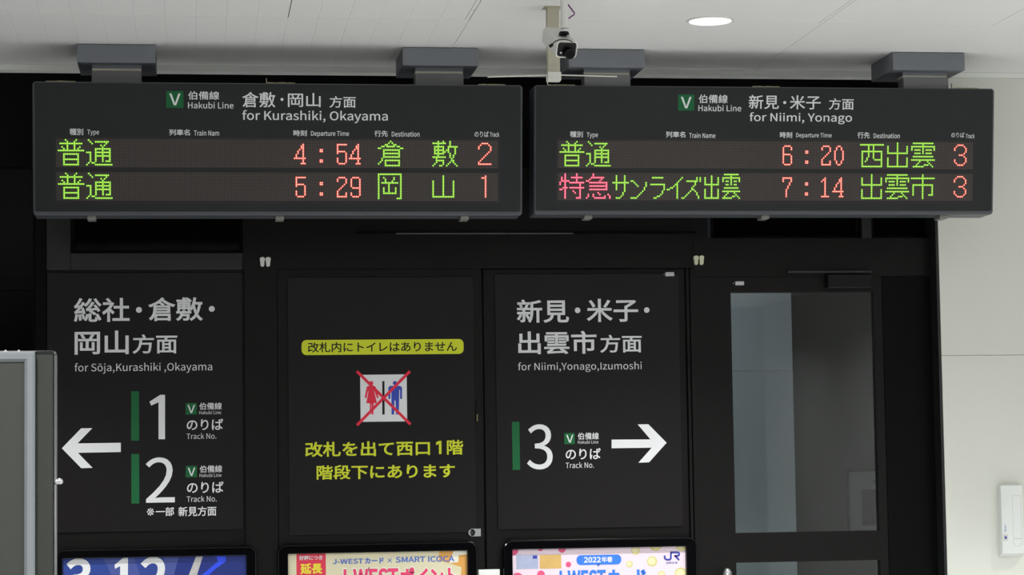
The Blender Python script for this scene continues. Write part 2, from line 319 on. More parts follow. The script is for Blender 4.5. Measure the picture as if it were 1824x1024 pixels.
'm':(325,[[32,63,32,0,43,0,54,0,64,0,64,46,64,92,64,138,82,158,98,167,112,167,136,167,147,152,147,116,147,77,147,39,147,0,158,0,169,0,179,0,179,46,179,92,179,138,197,158,213,167,227,167,251,167,263,152,263,116,263,77,263,39,263,0,273,0,284,0,294,0,294,40,294,80,294,120,294,169,276,195,237,195,214,195,194,180,174,159,166,181,151,195,121,195,99,195,79,181,62,162,62,162,62,162,62,162,61,172,60,181,58,190,50,190,41,190,32,190,32,127]]),
'n':(214,[[32,63,32,0,43,0,54,0,64,0,64,46,64,92,64,138,83,157,97,167,116,167,141,167,152,152,152,116,152,77,152,39,152,0,163,0,174,0,184,0,184,40,184,80,184,120,184,169,166,195,126,195,100,195,80,181,62,162,62,162,62,162,62,162,61,172,60,181,58,190,50,190,41,190,32,190,32,127]]),
'o':(213,[[60,-5,106,-5,153,-5,194,32,194,95,194,158,153,195,106,195,60,195,18,158,18,95,18,32],[139,22,106,22,73,22,51,51,51,95,51,139,73,168,106,168,139,168,161,139,161,95,161,51]]),
'p':(217,[[32,10,32,-80,43,-80,54,-80,64,-80,64,-59,64,-37,64,-16,64,-5,64,6,63,18,81,3,99,-5,116,-5,159,-5,199,33,199,98,199,157,172,195,123,195,101,195,79,182,62,168,62,168,62,168,62,168,61,175,60,183,58,190,50,190,41,190,32,190,32,100],[142,22,111,22,98,22,81,27,64,42,64,75,64,109,64,142,83,159,99,168,115,168,151,168,165,140,165,98,165,51]]),
'r':(136,[[32,63,32,0,43,0,54,0,64,0,64,41,64,81,64,122,77,154,96,166,112,166,120,166,124,165,131,163,133,172,135,182,137,191,131,194,125,195,116,195,95,195,76,180,62,155,62,155,62,155,62,155,61,167,60,179,58,190,50,190,41,190,32,190,32,127]]),
's':(164,[[55,-5,82,-5,127,-5,151,21,151,52,151,88,121,99,93,110,72,118,52,125,52,143,52,158,63,170,88,170,104,170,118,163,131,153,136,160,141,167,146,173,132,185,111,195,87,195,46,195,22,171,22,141,22,109,50,96,77,86,98,78,120,69,120,50,120,34,108,20,83,20,60,20,43,29,27,43,21,36,16,29,11,22,29,7]]),
't':(132,[[51,-5,92,-5,104,-5,116,-1,127,2,125,11,123,19,121,27,114,24,106,21,99,21,77,21,70,35,70,58,70,93,70,129,70,164,87,164,104,164,121,164,121,173,121,181,121,190,104,190,87,190,70,190,70,208,70,226,70,244,61,244,52,244,43,244,42,226,41,208,40,190,30,190,19,189,9,188,9,180,9,172,9,164,19,164,28,164,38,164,38,129,38,94,38,59,38,21]]),
'u':(213,[[48,-5,88,-5,114,-5,133,9,151,30,151,30,151,30,152,30,152,20,153,10,154,0,163,0,172,0,181,0,181,63,181,127,181,190,170,190,159,190,149,190,149,145,149,100,149,55,131,33,117,23,97,23,72,23,62,38,62,74,62,112,62,151,62,190,51,190,40,190,29,190,29,150,29,110,29,70,29,21]]),
'y':(183,[[27,-82,35,-82,73,-82,93,-53,106,-16,130,53,154,121,178,190,167,190,157,190,147,190,135,155,124,120,112,85,107,68,102,48,97,31,96,31,96,31,95,31,89,49,82,68,76,85,63,120,51,155,38,190,27,190,16,190,5,190,30,127,55,63,81,0,79,-5,78,-10,77,-15,69,-38,55,-56,34,-56,29,-56,23,-54,19,-53,17,-61,15,-70,13,-78,19,-81]]),
'z':(167,[[12,6,12,0,60,0,108,0,156,0,156,9,156,17,156,26,122,26,87,26,53,26,86,75,120,124,153,173,153,179,153,184,153,190,110,190,66,190,23,190,23,181,23,173,23,164,53,164,83,164,112,164,79,115,46,66,12,17,12,11]]),
'×':(351,[[239,51,271,19,277,25,282,30,288,36,256,68,224,100,192,132,224,164,256,196,288,228,282,233,277,239,271,244,239,212,207,180,175,148,143,180,111,212,79,244,74,239,68,233,62,227,94,195,126,164,158,132,126,100,94,68,62,36,68,30,74,25,79,19,111,51,143,83,175,115,207,83]]),
'ō':(213,[[60,-5,106,-5,153,-5,194,32,194,95,194,158,153,195,106,195,60,195,18,158,18,95,18,32],[139,22,106,22,73,22,51,51,51,95,51,139,73,168,106,168,139,168,161,139,161,95,161,51],[55,243,55,235,89,235,123,235,158,235,158,243,158,250,158,258,123,258,89,258,55,258,55,250]])}

def text_mesh(s, latin, bold):
    """flat filled outline of s: own outlines for latin, Blender's built-in font for Japanese"""
    if latin:
        cu = bpy.data.curves.new('t', 'CURVE'); cu.dimensions = '2D'; cu.fill_mode = 'FRONT'; cu.resolution_u = 5
        x = 0
        for ch in s:
            adv, sps = GLYPHS[ch]
            for sp in sps:
                n = len(sp)//6; q = cu.splines.new('BEZIER'); q.bezier_points.add(n-1); q.use_cyclic_u = True
                for i in range(n):
                    bp = q.bezier_points[i]; v = sp[i*6:i*6+6]; bp.handle_left_type = bp.handle_right_type = 'FREE'
                    bp.handle_left = (x+v[0]/1000, v[1]/1000, 0); bp.co = (x+v[2]/1000, v[3]/1000, 0); bp.handle_right = (x+v[4]/1000, v[5]/1000, 0)
            x += adv/1000
    else:
        cu = bpy.data.curves.new('t', 'FONT'); cu.body = s; cu.fill_mode = 'FRONT'; cu.resolution_u = 4
    o = bpy.data.objects.new('t', cu); COL.objects.link(o)
    dg = bpy.context.evaluated_depsgraph_get(); dg.update()
    me = bpy.data.meshes.new_from_object(o.evaluated_get(dg))
    bpy.data.objects.remove(o); bpy.data.curves.remove(cu)
    vs = [(v.co.x, v.co.y) for v in me.vertices]; fs = [tuple(p.vertices) for p in me.polygons]
    bpy.data.meshes.remove(me)
    if bold:
        # heavier weight: a mitred ribbon along every outline edge
        cnt = {}; own = {}
        merge = {}; rep = []
        for i, v in enumerate(vs): rep.append(merge.setdefault((round(v[0], 5), round(v[1], 5)), i))
        for f in fs:
            f = [rep[i] for i in f]; ar = sum(vs[f[k]][0]*vs[f[(k+1) % len(f)]][1]-vs[f[(k+1) % len(f)]][0]*vs[f[k]][1] for k in range(len(f)))
            if ar < 0: f = f[::-1]
            for k in range(len(f)):
                e = (f[k], f[(k+1) % len(f)])
                if e[0] != e[1]: own[e] = 1
        edge = [e for e in own if (e[1], e[0]) not in own]
        nin, nout = {}, {}
        for e in edge:
            dx, dy = vs[e[1]][0]-vs[e[0]][0], vs[e[1]][1]-vs[e[0]][1]; l = math.hypot(dx, dy) or 1
            nout[e[0]] = (dy/l, -dx/l); nin[e[1]] = (dy/l, -dx/l)
        off = {}
        for i in set(nin) | set(nout):
            a = nin.get(i) or nout[i]; b = nout.get(i) or a; mx, my = a[0]+b[0], a[1]+b[1]; k = mx*mx+my*my
            k = min(2/k, 1.6) if k > .2 else 1
            off[i] = len(vs); vs.append((vs[i][0]+mx*k*bold, vs[i][1]+my*k*bold))
        for a, b in edge: fs.append((a, off[a], off[b], b))
    return vs, fs
def lettering(pl, s, tl, br, m, parent, h=.0006, latin=None, bold=.012, name='lettering', th=0, label=None):
    """fit the string s into the box whose corners the photo shows"""
    if latin is None: latin = all(ord(c) < 256 or c in 'ō' for c in s)
    vs, fs = text_mesh(s, latin, bold*.3 if latin else bold)
    x0, x1 = min(v[0] for v in vs), max(v[0] for v in vs); y0, y1 = min(v[1] for v in vs), max(v[1] for v in vs)
    a0, b1 = pl.px(*tl); a1, b0 = pl.px(*br)
    bm = bmesh.new()
    V = [bm.verts.new(pl.pt(a0+(x-x0)/(x1-x0)*(a1-a0), b0+(y-y0)/(y1-y0)*(b1-b0), h)) for x, y in vs]
    for f in fs:
        try: bm.faces.new([V[i] for i in f])
        except ValueError: pass
    bmesh.ops.recalc_face_normals(bm, faces=bm.faces)
    for f_ in bm.faces:
        if f_.normal.dot(pl.n) < 0: f_.normal_flip()
    return link(name, bm, m, parent, label=label)
def pxpoly(pl, pts): return [pl.px(*p) for p in pts]
def patch(pl, pts, m, parent, name, h=.0006, th=.0004, **k): return link(name, prism(pl, pxpoly(pl, pts), h-th, h), m, parent, **k)
def pxrect(pl, tl, br, r=0):
    a0, b1 = pl.px(*tl); a1, b0 = pl.px(*br)
    return rr(a0, b0, a1, b1, r) if r else [(a0, b0), (a1, b0), (a1, b1), (a0, b1)]

# ================================================================== THE SETTING
S = dict(kind='structure')
link('floor', box((-3.5, -5, -.05), (5.5, YW+.4, 0)), M['floor'], **S)
link('wall_west', box((-3.6, -5, 0), (-3.5, YW+.12, ZC)), M['hall'], **S)
link('wall_east', box((5.5, -5, 0), (5.6, YW+.12, ZC)), M['hall'], **S)
ceil = link('ceiling', box((-3.6, -5, ZC+.012), (5.6, YW+.02, ZC+.08)), M['ceiling'], **S)
YS = 7.555
def plank(x0, x1, y0, y1, me_cache={}):
    key = (round(x1-x0, 4), round(y1-y0, 4))
    if key not in me_cache:
        bm = box((x0, y0, ZC), (x1, y1, ZC+.011), .0005)
        o = link('ceiling_plank' if x1-x0 < .2 else 'ceiling_panel', bm, M['ceiling'], ceil, base=(x0, y0, ZC)); me_cache[key] = o
    else:
        o = me_cache[key].copy(); COL.objects.link(o)
        o.location = Vector((x0, y0, ZC))-worldloc(ceil)
    return o
PW = .5951/6
for row, (ya, yb) in enumerate(((6.2, YS-.001), (YS+.001, YW))):
    for k in range(-14, 6):
        x0 = .3072+k*PW
        if row == 0 and k == 5:
            plank(x0+.00012, x0+PW-.016, ya, yb); plank(x0+PW-.0145, x0+PW-.0015, ya, yb)
        elif row == 0 and k in (-1, 0):
            plank(x0+(.0015 if k == 0 else .00012), x0+PW-(.0015 if k == -1 else .00012), ya, yb)
        else: plank(x0+.00012, x0+PW-.00012, ya, yb)
    xs = (.9025, 2.0825, 2.0975, 2.6932, 3.8, 5.5) if row == 0 else (.9025, 2.0975, 3.3, 4.5, 5.5)
    for a, b in zip(xs, xs[1:]): plank(a+.0008, b-.0008, ya, yb)
plank(-3.5, .3072-14*PW, 6.2, YW); plank(-3.5, 5.5, -5, 6.198)

# light strip along the ceiling edge
zt = P(600, 129, YW).z
link('trim_1', box((-3.5, YW, zt), (5.5, YW+.07, ZC), .0015), M['trim'], **S)
# white wall right of the doors, two panels high
XR = P(1673.5, 500, YW).x
zj = P(1700, 633, YW).z
wr = link('wall_right', box((XR+.004, YW+.018, 0), (5.5, YW+.12, zt)), M['white'], **S)
for z0, z1 in ((0, zj-.0006), (zj+.0006, zt-.0005)):
    link('wall_panel', box((XR, YW, z0), (4.1, YW+.018, z1), .0012), M['white'], wr)
    link('wall_panel', box((4.102, YW, z0), (5.5, YW+.018, z1), .0012), M['white'], wr)
# dark door front
YD = YW+.07
D = wallplane(YD)
def X(px, py=700, Y=YD): return P(px, py, Y).x
def Z(px, py, Y=YD): return P(px, py, Y).z
link('trim_2', box((X(1663.5), YD-.069, 0), (XR-.0005, YD+.1, zt-.0005), .001), M['bronze'], **S)      # jamb
z_tr = Z(1400, 424); z_hd = Z(900, 300)
wb = link('wall_back', box((-3.5, YD, z_hd), (X(1663.5)-.0005, YD+.12, ZC)), M['darker'], **S)
link('header_panel', box((X(434), YD, Z(900, 478)), (X(1240), YD+.1, z_hd-.0005)), M['dark'], wb)
link('header_panel', box((X(1240)+.0005, YD, z_tr+.0005), (X(1266), YD+.1, z_hd-.0005)), M['dark'], wb)
link('header_panel', box((X(1240)+.0005, YD, Z(1400, 492)), (X(1663.5), YD+.1, z_tr)), M['dark'], wb)
link('side_panel', box((X(1577), YD+.006, 0), (X(1663.5)-.0005, YD+.1, Z(1400, 492)-.0005)), M['darker'], wb)
link('mullion', box((X(1535, 400), YD, z_tr), (X(1552, 400), YD+.1, z_hd)), M['bronze'], wb)
link('mullion', box((X(436), YD, 0), (X(494), YD+.1, Z(460, 478)-.0005), .002), M['dark'], wb)
link('mullion', box((X(1226), YD+.002, 0), (X(1231), YD+.1, Z(1230, 478)-.0005), .001), M['dark'], wb)
link('mullion', box((X(1233), YD, 0), (X(1240), YD+.1, Z(1230, 478)-.0005), .001), M['dark'], wb)
link('mullion', box((X(62), YD, 0), (X(81), YD+.1, z_hd-.0005), .002), M['darker'], wb)
# transom panes
def window(name, x0, y0, x1, y1, fm, fr=.012):
    a0, b1 = D.px(x0, y0); a1, b0 = D.px(x1, y1)
    bm = bmesh.new()
    for q in (((a0, b0), (a0+fr, b1)), ((a1-fr, b0), (a1, b1)), ((a0+fr, b0), (a1-fr, b0+fr)), ((a0+fr, b1-fr), (a1-fr, b1))):
        bx(bm, (q[0][0], YD+.03, q[0][1]), (q[1][0], YD+.09, q[1][1]))
    o = link(name, bm, fm, **S)
    link('pane', box((a0+fr, YD+.055, b0+fr), (a1-fr, YD+.061, b1-fr)), M['pane'], o); return o
window('window_1', 125.5, 300.5, 433.5, 449, M['darker'])
window('window_2', 1266.5, 300.5, 1534, 423.5, M['darker'])
window('window_3', 1552.5, 300.5, 1663, 423.5, M['darker'])
# door_1 : left sign door, hall reflection painted into the paler frame above the sheet
d1 = link('door_1', box((X(82), YD+.012, 0), (X(435.5), YD+.06, Z(300, 482))), M['dark'], **S)
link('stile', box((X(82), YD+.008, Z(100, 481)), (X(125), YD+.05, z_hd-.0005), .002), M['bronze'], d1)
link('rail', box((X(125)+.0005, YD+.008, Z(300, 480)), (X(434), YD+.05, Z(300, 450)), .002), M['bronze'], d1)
# door_2 : middle sliding door
d2 = link('door_2', box((X(494.5), YD+.004, 0), (X(859), YD+.05, Z(700, 478)-.001), .003), M['dark'], **S)
# door_3
d3 = link('door_3', box((X(863.5), YD+.012, 0), (X(1225), YD+.055, Z(1000, 478)-.001), .003), M['dark'], **S)
link('hinge', box((X(847.5, 740), YD-.002, Z(850, 750)), (X(852, 740), YD+.004, Z(850, 712)), .001), M['black'], d2)
link('hinge_pin', tube([P(850, 750, YD-.004), P(850, 738, YD-.004)], .0022), M['brass'], d2)
# door_4 : glazed door (frame with two openings)
gx0, gx1 = X(1306.5, 735), X(1562.5, 735)
zu1, zu0 = Z(1430, 520), Z(1430, 947.5); zl1 = Z(1430, 1000)
bm = bmesh.new(); dl, dr, dt = X(1240.5), X(1576), Z(1400, 492)-.001
for a, b in (((dl, 0), (gx0, dt)), ((gx1, 0), (dr, dt)), ((gx0, zu1), (gx1, dt)), ((gx0, zl1), (gx1, zu0)), ((gx0, 0), (gx1, .25))):
    bx(bm, (a[0], YD+.006, a[1]), (b[0], YD+.046, b[1]))
d4 = link('door_4', bm, M['dark'], **S)
link('glass_pane', box((gx0, YD+.024, zu0), (gx1, YD+.028, zu1)), M['glass'], d4)
link('glass_pane', box((gx0, YD+.024, .25), (gx1, YD+.028, zl1)), M['glass'], d4)
# pull handle
hx = X(1291, 1015); hz = Z(1291, 1011); bm = bmesh.new()
hr = .0165; hy = YD-.045
tube([(hx, hy, hz-.55), (hx, hy, hz-hr)], hr, bm, 16)
tube([(hx, hy, hz-hr), (hx, hy, hz-hr*.5), (hx, hy, hz-hr*.2), (hx, hy, hz)], hr, bm, 16, r2=hr*.35)
for zz in (hz-.08, hz-.47): tube([(hx, hy, zz), (hx, YD+.006, zz)], .009, bm, 12)
link('door_handle', bm, M['steel'], d4, smooth=True)
# closer on door_4
bm = box((X(1470, 500), YD-.035, Z(1500, 514)), (X(1549, 500), YD+.005, Z(1500, 489)), .004)
link('door_closer', bm, M['black'], d4)
link('closer_arm', box((X(1400, 484), YD-.03, Z(1450, 487)), (X(1549, 484), YD-.018, Z(1450, 483)), .001), M['bronze'], d4)
# upper track edge: highlight painted in as a paler middle length
link('track_highlight', box((X(705, 415), YD-.012, Z(860, 417)), (X(1020, 415), YD+.001, Z(860, 415.3)), .0004), M['edge'], **S)
link('trim_4', box((X(634, 415), YD-.012, Z(720, 417.5)), (X(704, 415), YD+.001, Z(720, 414)), .0008), M['darker'], **S)
link('trim_5', box((X(1021, 415), YD-.012, Z(1100, 417.5)), (X(1240, 415), YD+.001, Z(1100, 414)), .0008), M['darker'], **S)
# far left dark window
a0 = -1.6
bm = bmesh.new(); xa = X(61)-.0005
for a, b in (((a0, 0), (a0+.05, z_hd-.001)), ((xa-.006, 0), (xa, z_hd-.001)), ((a0+.05, Z(30, 500)), (xa-.006, Z(30, 516))), ((a0+.05, 0), (xa-.006, .1))):
    bx(bm, (a[0], YD+.01, a[1]), (b[0], YD+.06, b[1]))
wl = link('window_4', bm, M['darker'], **S)
link('pane', box((a0+.05, YD+.03, Z(30, 500)), (xa-.006, YD+.036, z_hd-.001)), M['pane'], wl)
link('pane', box((a0+.05, YD+.03, .1), (xa-.006, YD+.036, Z(30, 516))), M['pane'], wl)
link('wall_left', box((-3.5, YD, 0), (a0-.001, YD+.1, z_hd-.001)), M['darker'], **S)
# pale low panels between the poster frames
for n, (xa_, xb_) in enumerate(((852, 890),)):
    link('trim_6', box((X(xa_, 1020), YD-.006, .3), (X(xb_, 1020), YD+.011, Z(870, 1014)), .001), M['trim'], **S)

# the office seen through the glazed door
OY = 10.4
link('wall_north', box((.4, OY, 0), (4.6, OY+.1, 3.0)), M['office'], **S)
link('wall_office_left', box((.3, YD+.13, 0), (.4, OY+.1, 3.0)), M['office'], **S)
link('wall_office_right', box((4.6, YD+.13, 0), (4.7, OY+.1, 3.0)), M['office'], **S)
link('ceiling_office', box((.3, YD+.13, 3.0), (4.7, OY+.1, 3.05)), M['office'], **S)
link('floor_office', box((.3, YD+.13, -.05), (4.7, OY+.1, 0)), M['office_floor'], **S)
PY = 9.25
px1 = P(1414, 735, PY).x; pz = P(1360, 658, PY).z
pt = empty('partition', (px1-.3, PY+.02, 0), label='pale grey partition behind the left half of the glass door, joint across it', cat='partition')
link('lower_panel', box((px1-.62, PY, 0), (px1, PY+.04, pz-.001), .0015), M['partition'], pt)
link('upper_panel', box((px1-.62, PY, pz+.001), (px1, PY+.04, 2.8), .0015), M['partition'], pt)
link('joint_strip', box((px1-.62, PY-.0015, pz-.0015), (px1-.003, PY+.03, pz+.0009)), M['clipw'], pt)
# framed print on the office wall
OP = wallplane(OY-.001)
a0, b1 = OP.px(1506, 836); a1 = a0+.36; b0 = OP.px(1506, 952)[1]-.06
fp = empty('picture_frame', OP.pt((a0+a1)/2, b0), label='framed print hanging on the wall behind the glass door, at its lower right', cat='picture')
bm = bmesh.new(); f = .010
loops(bm, OP, ((rr(a0, b0, a1, b1, .002, 1), .001), (rr(a0, b0, a1, b1, .002, 1), .02), (rr(a0+f, b0+f, a1-f, b1-f, .002, 1), .02), (rr(a0+f, b0+f, a1-f, b1-f, .002, 1), .001)), close=True)
link('frame', bm, M['dark'], fp)
link('mount', prism(OP, [(a0+f, b0+f), (a1-f, b0+f), (a1-f, b1-f), (a0+f, b1-f)], .002, .008), M['mount'], fp)
q0 = OP.px(1534, 872); q1 = OP.px(1534, 936)
link('print', prism(OP, [(q0[0], q1[1]), (a1-.07, q1[1]), (a1-.07, q0[1]), (q0[0], q0[1])], .008, .0085), M['art'], fp)
sc_ = OP.px(1557, 857); link('seal_mark', disc(OP, sc_[0], sc_[1], .009, .008, .0085, 16), M['groove'], fp)

# ================================================================== DEPARTURE BOARDS
BITS = {
 '普': "h2,1,13 h6,0,14 h8,3,11 h11,3,11 h14,3,11 v3,8,14 v11,8,14 v5,1,5 v9,1,5 d0,4 d0,10 d4,2 d5,3 d4,12 d5,11",
 '通': "d0,1 d1,2 d2,3 h1,5,12 d2,11 d3,8 d3,10 v9,4,12 h5,5,13 h7,5,13 h9,5,13 v5,5,12 v13,5,12 h7,0,2 v2,7,12 h12,11,13 d13,1 d13,3 d13,4 d14,0 h14,5,14",
 '倉': "d0,7 d1,6 d1,8 d2,4 d2,5 d2,9 d2,10 d3,2 d3,3 h3,5,9 d3,11 d3,12 d4,0 d4,1 d4,13 d4,14 h5,3,12 h7,3,12 h9,3,12 v3,5,9 v12,5,9 d10,2 d11,2 d12,1 d13,0 h11,4,12 h14,4,12 v4,11,14 v12,11,14",
 '岡': "h0,0,13 v0,0,14 v13,0,14 h14,11,13 d2,3 d3,4 d4,4 d2,9 d3,9 d4,8 h5,2,11 v6,5,11 v3,8,11 v10,8,11 h11,3,10",
 '敷': "v3,0,8 d0,6 v10,0,2 h1,0,7 h3,1,6 h5,1,6 h7,1,6 v1,3,7 v6,3,7 d6,7 h3,9,14 v9,3,6 v13,4,7 d5,8 v10,7,9 v12,8,9 h9,0,7 d10,2 d10,11 h11,2,6 d12,2 d12,6 d11,11 d11,12 d12,10 d12,12 d13,1 d13,6 d13,9 d13,13 d14,0 d14,4 d14,5 d14,8 d14,14",
 '山': "v6,1,13 v0,4,13 v12,4,13 h13,0,12",
 '西': "h1,0,14 v5,2,8 v8,2,9 h5,1,13 v1,5,14 v13,5,14 h14,1,13 d9,4 d10,4 d11,3 h10,9,13",
 '出': "v7,0,14 v1,2,6 v13,2,6 h6,1,13 v1,9,14 v13,9,14 h14,1,13",
 '雲': "h0,1,13 v7,0,6 h2,0,14 v0,2,4 v14,2,4 h4,2,5 h4,9,12 h6,2,5 h6,9,12 h8,1,13 h10,0,14 d11,5 d12,4 d13,3 h14,1,7 h13,8,10 d11,10 d12,11 d13,12 d14,13",
 '市': "v7,0,14 h2,0,14 h6,1,13 v1,6,12 v13,6,12 h12,11,13",
 '特': "v3,0,14 v10,0,5 h2,7,13 d2,1 d3,1 h4,1,5 d5,0 d6,0 h5,6,14 v12,6,14 h8,2,4 h9,0,1 h8,6,14 d10,8 d11,9 h14,10,12",
 '急': "v4,0,2 h2,3,10 d3,2 d4,0 d4,1 d3,9 d4,8 h5,2,12 h7,2,12 h9,2,12 v12,5,9 d11,7 d12,8 d12,1 d13,1 d14,0 d12,4 d13,4 h14,5,11 d13,11 d12,13 d13,14 d14,14",
 'サ': "v2,1,9 v7,1,10 h5,0,9 d11,6 d12,6 d13,5 h14,2,4",
 'ン': "d4,0 d4,1 d5,2 d6,3 d7,4 v9,5,7 v8,8,9 d10,7 d11,6 d12,5 d13,4 h14,0,3",
 'ラ': "h2,2,8 h6,1,9 v9,6,9 d10,8 d11,8 d12,7 d13,5 d13,6 d14,3 d14,4",
 'イ': "v6,5,14 d9,0 d9,1 d8,2 d8,3 d7,4 d6,5 d4,7 d3,8 d2,9",
 'ズ': "d14,0 d14,1 d13,2 d12,3 d11,4 d10,5 v6,8,9 d9,7 d7,7 v8,5,6 h4,3,9 v9,2,4 v11,2,4 d10,8 v9,11,12 v10,13,14",
 '出小': "v4,1,14 v0,2,6 v8,2,6 h6,0,8 v0,9,14 v8,9,14 h14,0,8",
 '雲小': "h0,1,9 v5,0,6 h2,0,10 v0,2,4 v10,2,4 h4,2,3 h4,7,8 h6,2,3 h6,7,8 h8,1,9 h10,0,10 d11,3 d12,2 d13,1 h14,0,5 d13,6 d13,7 d11,7 d12,8 d13,9 d14,10",
 '4': "v5,0,11 d1,4 d2,4 d3,3 d4,2 d5,2 d6,1 d7,1 h8,0,6 h11,4,6",
 '5': "h0,1,6 v1,0,5 h4,1,5 v6,5,10 v1,8,10 h11,2,5",
 '2': "h0,2,5 d1,1 d2,1 v6,1,3 d4,5 d5,4 d6,3 d7,2 d8,1 v1,8,11 h11,1,6 d9,6 d10,6",
 '9': "h0,2,5 v1,1,5 h6,2,6 v6,1,10 d9,1 d10,1 h11,2,5",
 '6': "h0,2,5 v1,1,10 d1,6 d2,6 h5,1,5 v6,6,10 h11,2,5",
 '0': "h0,3,4 d1,2 d2,2 d1,5 d2,5 v1,3,8 v6,3,8 d9,2 d10,2 d9,5 d10,5 h11,3,4",
 '7': "h0,1,6 d1,1 d2,1 d1,6 d2,6 d3,5 d4,5 d5,4 d6,4 v3,7,11",
 '1': "v3,0,11 d1,2 d2,1 h11,1,5",
 ':': "d3,7 d3,8 d4,7 d4,8 d9,7 d9,8 d10,7 d10,8",
 'T2': "h0,2,5 d1,1 d1,6 d2,0 d3,0 v7,2,4 d5,6 d6,5 d7,4 d8,3 d9,2 d10,1 d11,0 h12,0,7",
 'T1': "v4,0,12 d1,2 d1,3",
 'T3': "h0,2,5 d1,1 d1,6 d2,0 d3,0 v7,2,4 d5,6 h6,3,5 d7,6 v7,8,10 d9,0 d10,0 d11,1 d11,6 h12,2,5",
}
def bits(key):
    s = set()
    for t in BITS[key].split():
        n = [int(v) for v in t[1:].split(',')]
        if t[0] == 'd': s.add((n[0], n[1]))
        elif t[0] == 'h': s |= {(n[0], c) for c in range(n[1], n[2]+1)}
        else: s |= {(r, n[0]) for r in range(n[1], n[2]+1)}
    return s
PU, PV = .00595, .0060
TILT = .12
BW, BH = 1.687, .4562
def profile_loop(pl, inset, h, r): return rr(inset, inset, BW-inset, BH-inset, r, 4)
def led_char(pl, key, s0, t0, col, row, tone, parent, label=None):
    bm = bmesh.new()
    for (r, c) in sorted(bits(key)):
        x, y = s0+(col+c)*PU, t0-(row+r)*PV
        for rad, h, mi in ((.0038, .0022, 0), (.0020, .0027, 1)):  # outer disc wider than the diode: bloom built into its size
            vs = [bm.verts.new(pl.pt(x+rad*math.cos(a*math.pi/4+.39), y+rad*math.sin(a*math.pi/4+.39), h)) for a in range(8)]
            bm.faces.new(vs).material_index = mi
    return link('led_character', bm, [M[tone+'_rim'], M[tone+'_core']], parent, kind='stuff')
def board(org, led0, t0, label, rows, texts, square, vbox, latches, seals, mats):
    pl = Pl(org, (1, 0, 0), (0, -math.sin(TILT), math.cos(TILT)))
    root = empty('departure_board', pl.pt(BW/2, 0, -.06), label=label, cat='departure board', )
    # cabinet: tilted front, level underside
    bk = Pl((org[0], org[1]+.125, org[2]+.001), (1, 0, 0), (0, -.12, 1))
    bm = bmesh.new()
    f0 = rr(0, 0, BW, BH, .012, 4)
    def bl(poly): return [(x, y) for x, y in poly]
    vs1 = [bm.verts.new(pl.pt(x, y, -.004)) for x, y in f0]
    f1 = rr(.004, .004, BW-.004, BH-.004, .010, 4); vs0 = [bm.verts.new(pl.pt(x, y, 0)) for x, y in f1]
    f2 = rr(.002, 0, BW-.002, BH-.002, .004, 4); vs2 = [bm.verts.new(bk.pt(x, y, 0)) for x, y in f2]
    n = len(f0)
    for A, B in ((vs0, vs1), (vs1, vs2)):
        for i in range(n): bm.faces.new((A[i], A[(i+1) % n], B[(i+1) % n], B[i]))
    bm.faces.new(vs0); bm.faces.new(vs2[::-1]); bmesh.ops.recalc_face_normals(bm, faces=bm.faces)
    link('cabinet', bm, M['board_lip'], root)
    # front panel with its thin border
    bm = bmesh.new(); k = .007
    loops(bm, pl, ((rr(k, k+.006, BW-k, BH-.004, .006, 3), 0), (rr(k, k+.006, BW-k, BH-.004, .006, 3), .0012), (rr(k+.0012, k+.0072, BW-k-.0012, BH-.0052, .005, 3), .0018)))
    front = link('front_panel', bm, M['board'], root)
    # display rows
    for i in range(2):
        tt = t0-i*.1143
        bm = bmesh.new(); uvl = bm.loops.layers.uv.new('UVMap')
        c0, c1, r0, r1 = -1.5, 254.5, -.9, 15.6
        x0, x1, y1, y0 = led0+c0*PU, led0+c1*PU, tt-r0*PV, tt-r1*PV
        prism(pl, [(x0, y0), (x1, y0), (x1, y1), (x0, y1)], .0010, .0021, bm)
        for fc in bm.faces:
            for lp in fc.loops:
                q = lp.vert.co-pl.o; lp[uvl].uv = ((q.dot(pl.u)-led0)/PU+.5, (q.dot(pl.v)-tt)/PV+.5)
        disp = link('led_display', bm, M['matrix'], root)
        for key, col, row, tone in rows[i]: led_char(pl, key, led0, tt, col, row, tone, disp)
    # thin dark surround of the display window
    x0, x1 = led0-2.2*PU, led0+255.2*PU
    a, b = t0-.1143-16.4*PV, t0+1.5*PV
    bm = bmesh.new(); kk = .002
    loops(bm, pl, ((rr(x0-kk, a-kk, x1+kk, b+kk, .001, 1), .0016), (rr(x0-kk, a-kk, x1+kk, b+kk, .001, 1), .0023), (rr(x0, a, x1, b, .001, 1), .0023), (rr(x0, a, x1, b, .001, 1), .0016)), close=True)
    link('display_surround', bm, M['led_dark'], root)
    for s, tl, br, bold in texts: lettering(pl, s, tl, br, M['print_white'], front, .0022, bold=bold)
    sq = link('green_square', prism(pl, pxrect(pl, *square), .0016, .0021), M['print_green'], front)
    lettering(pl, 'V', *vbox, M['print_white'], front, .0024, bold=.012)
    for x, y in latches:
        s_, _ = pl.px(x, y); q = pl.pt(s_, 0, 0)
        link('latch', box((q.x-.0145, q.y+.022, q.z-.013), (q.x+.0145, q.y+.09, q.z+.001), .002), M['latch'], root)
    for (xa, xb, y), tail in seals:
        s0_, _ = pl.px(xa, y); s1_, _ = pl.px(xb, y); bm = bmesh.new(); n = 14
        pts = [pl.pt(s0_+(s1_-s0_)*i/n, BH+.0008+random.uniform(-.0006, .0012), -.012) for i in range(n+1)]
        tube(pts, .0022, bm, 6)
        link('sealant_bead', bm, M['seal'], root)
        if tail:
            t_, _ = pl.px(tail, y); tube_ = tube([pl.pt(t_, BH-.001, -.012), pl.pt(t_-.001, BH+.018, -.012)], .0014, None, 6)
            link('cable_tail', tube_, M['seal'] if tail < 1000 else M['black'], root)
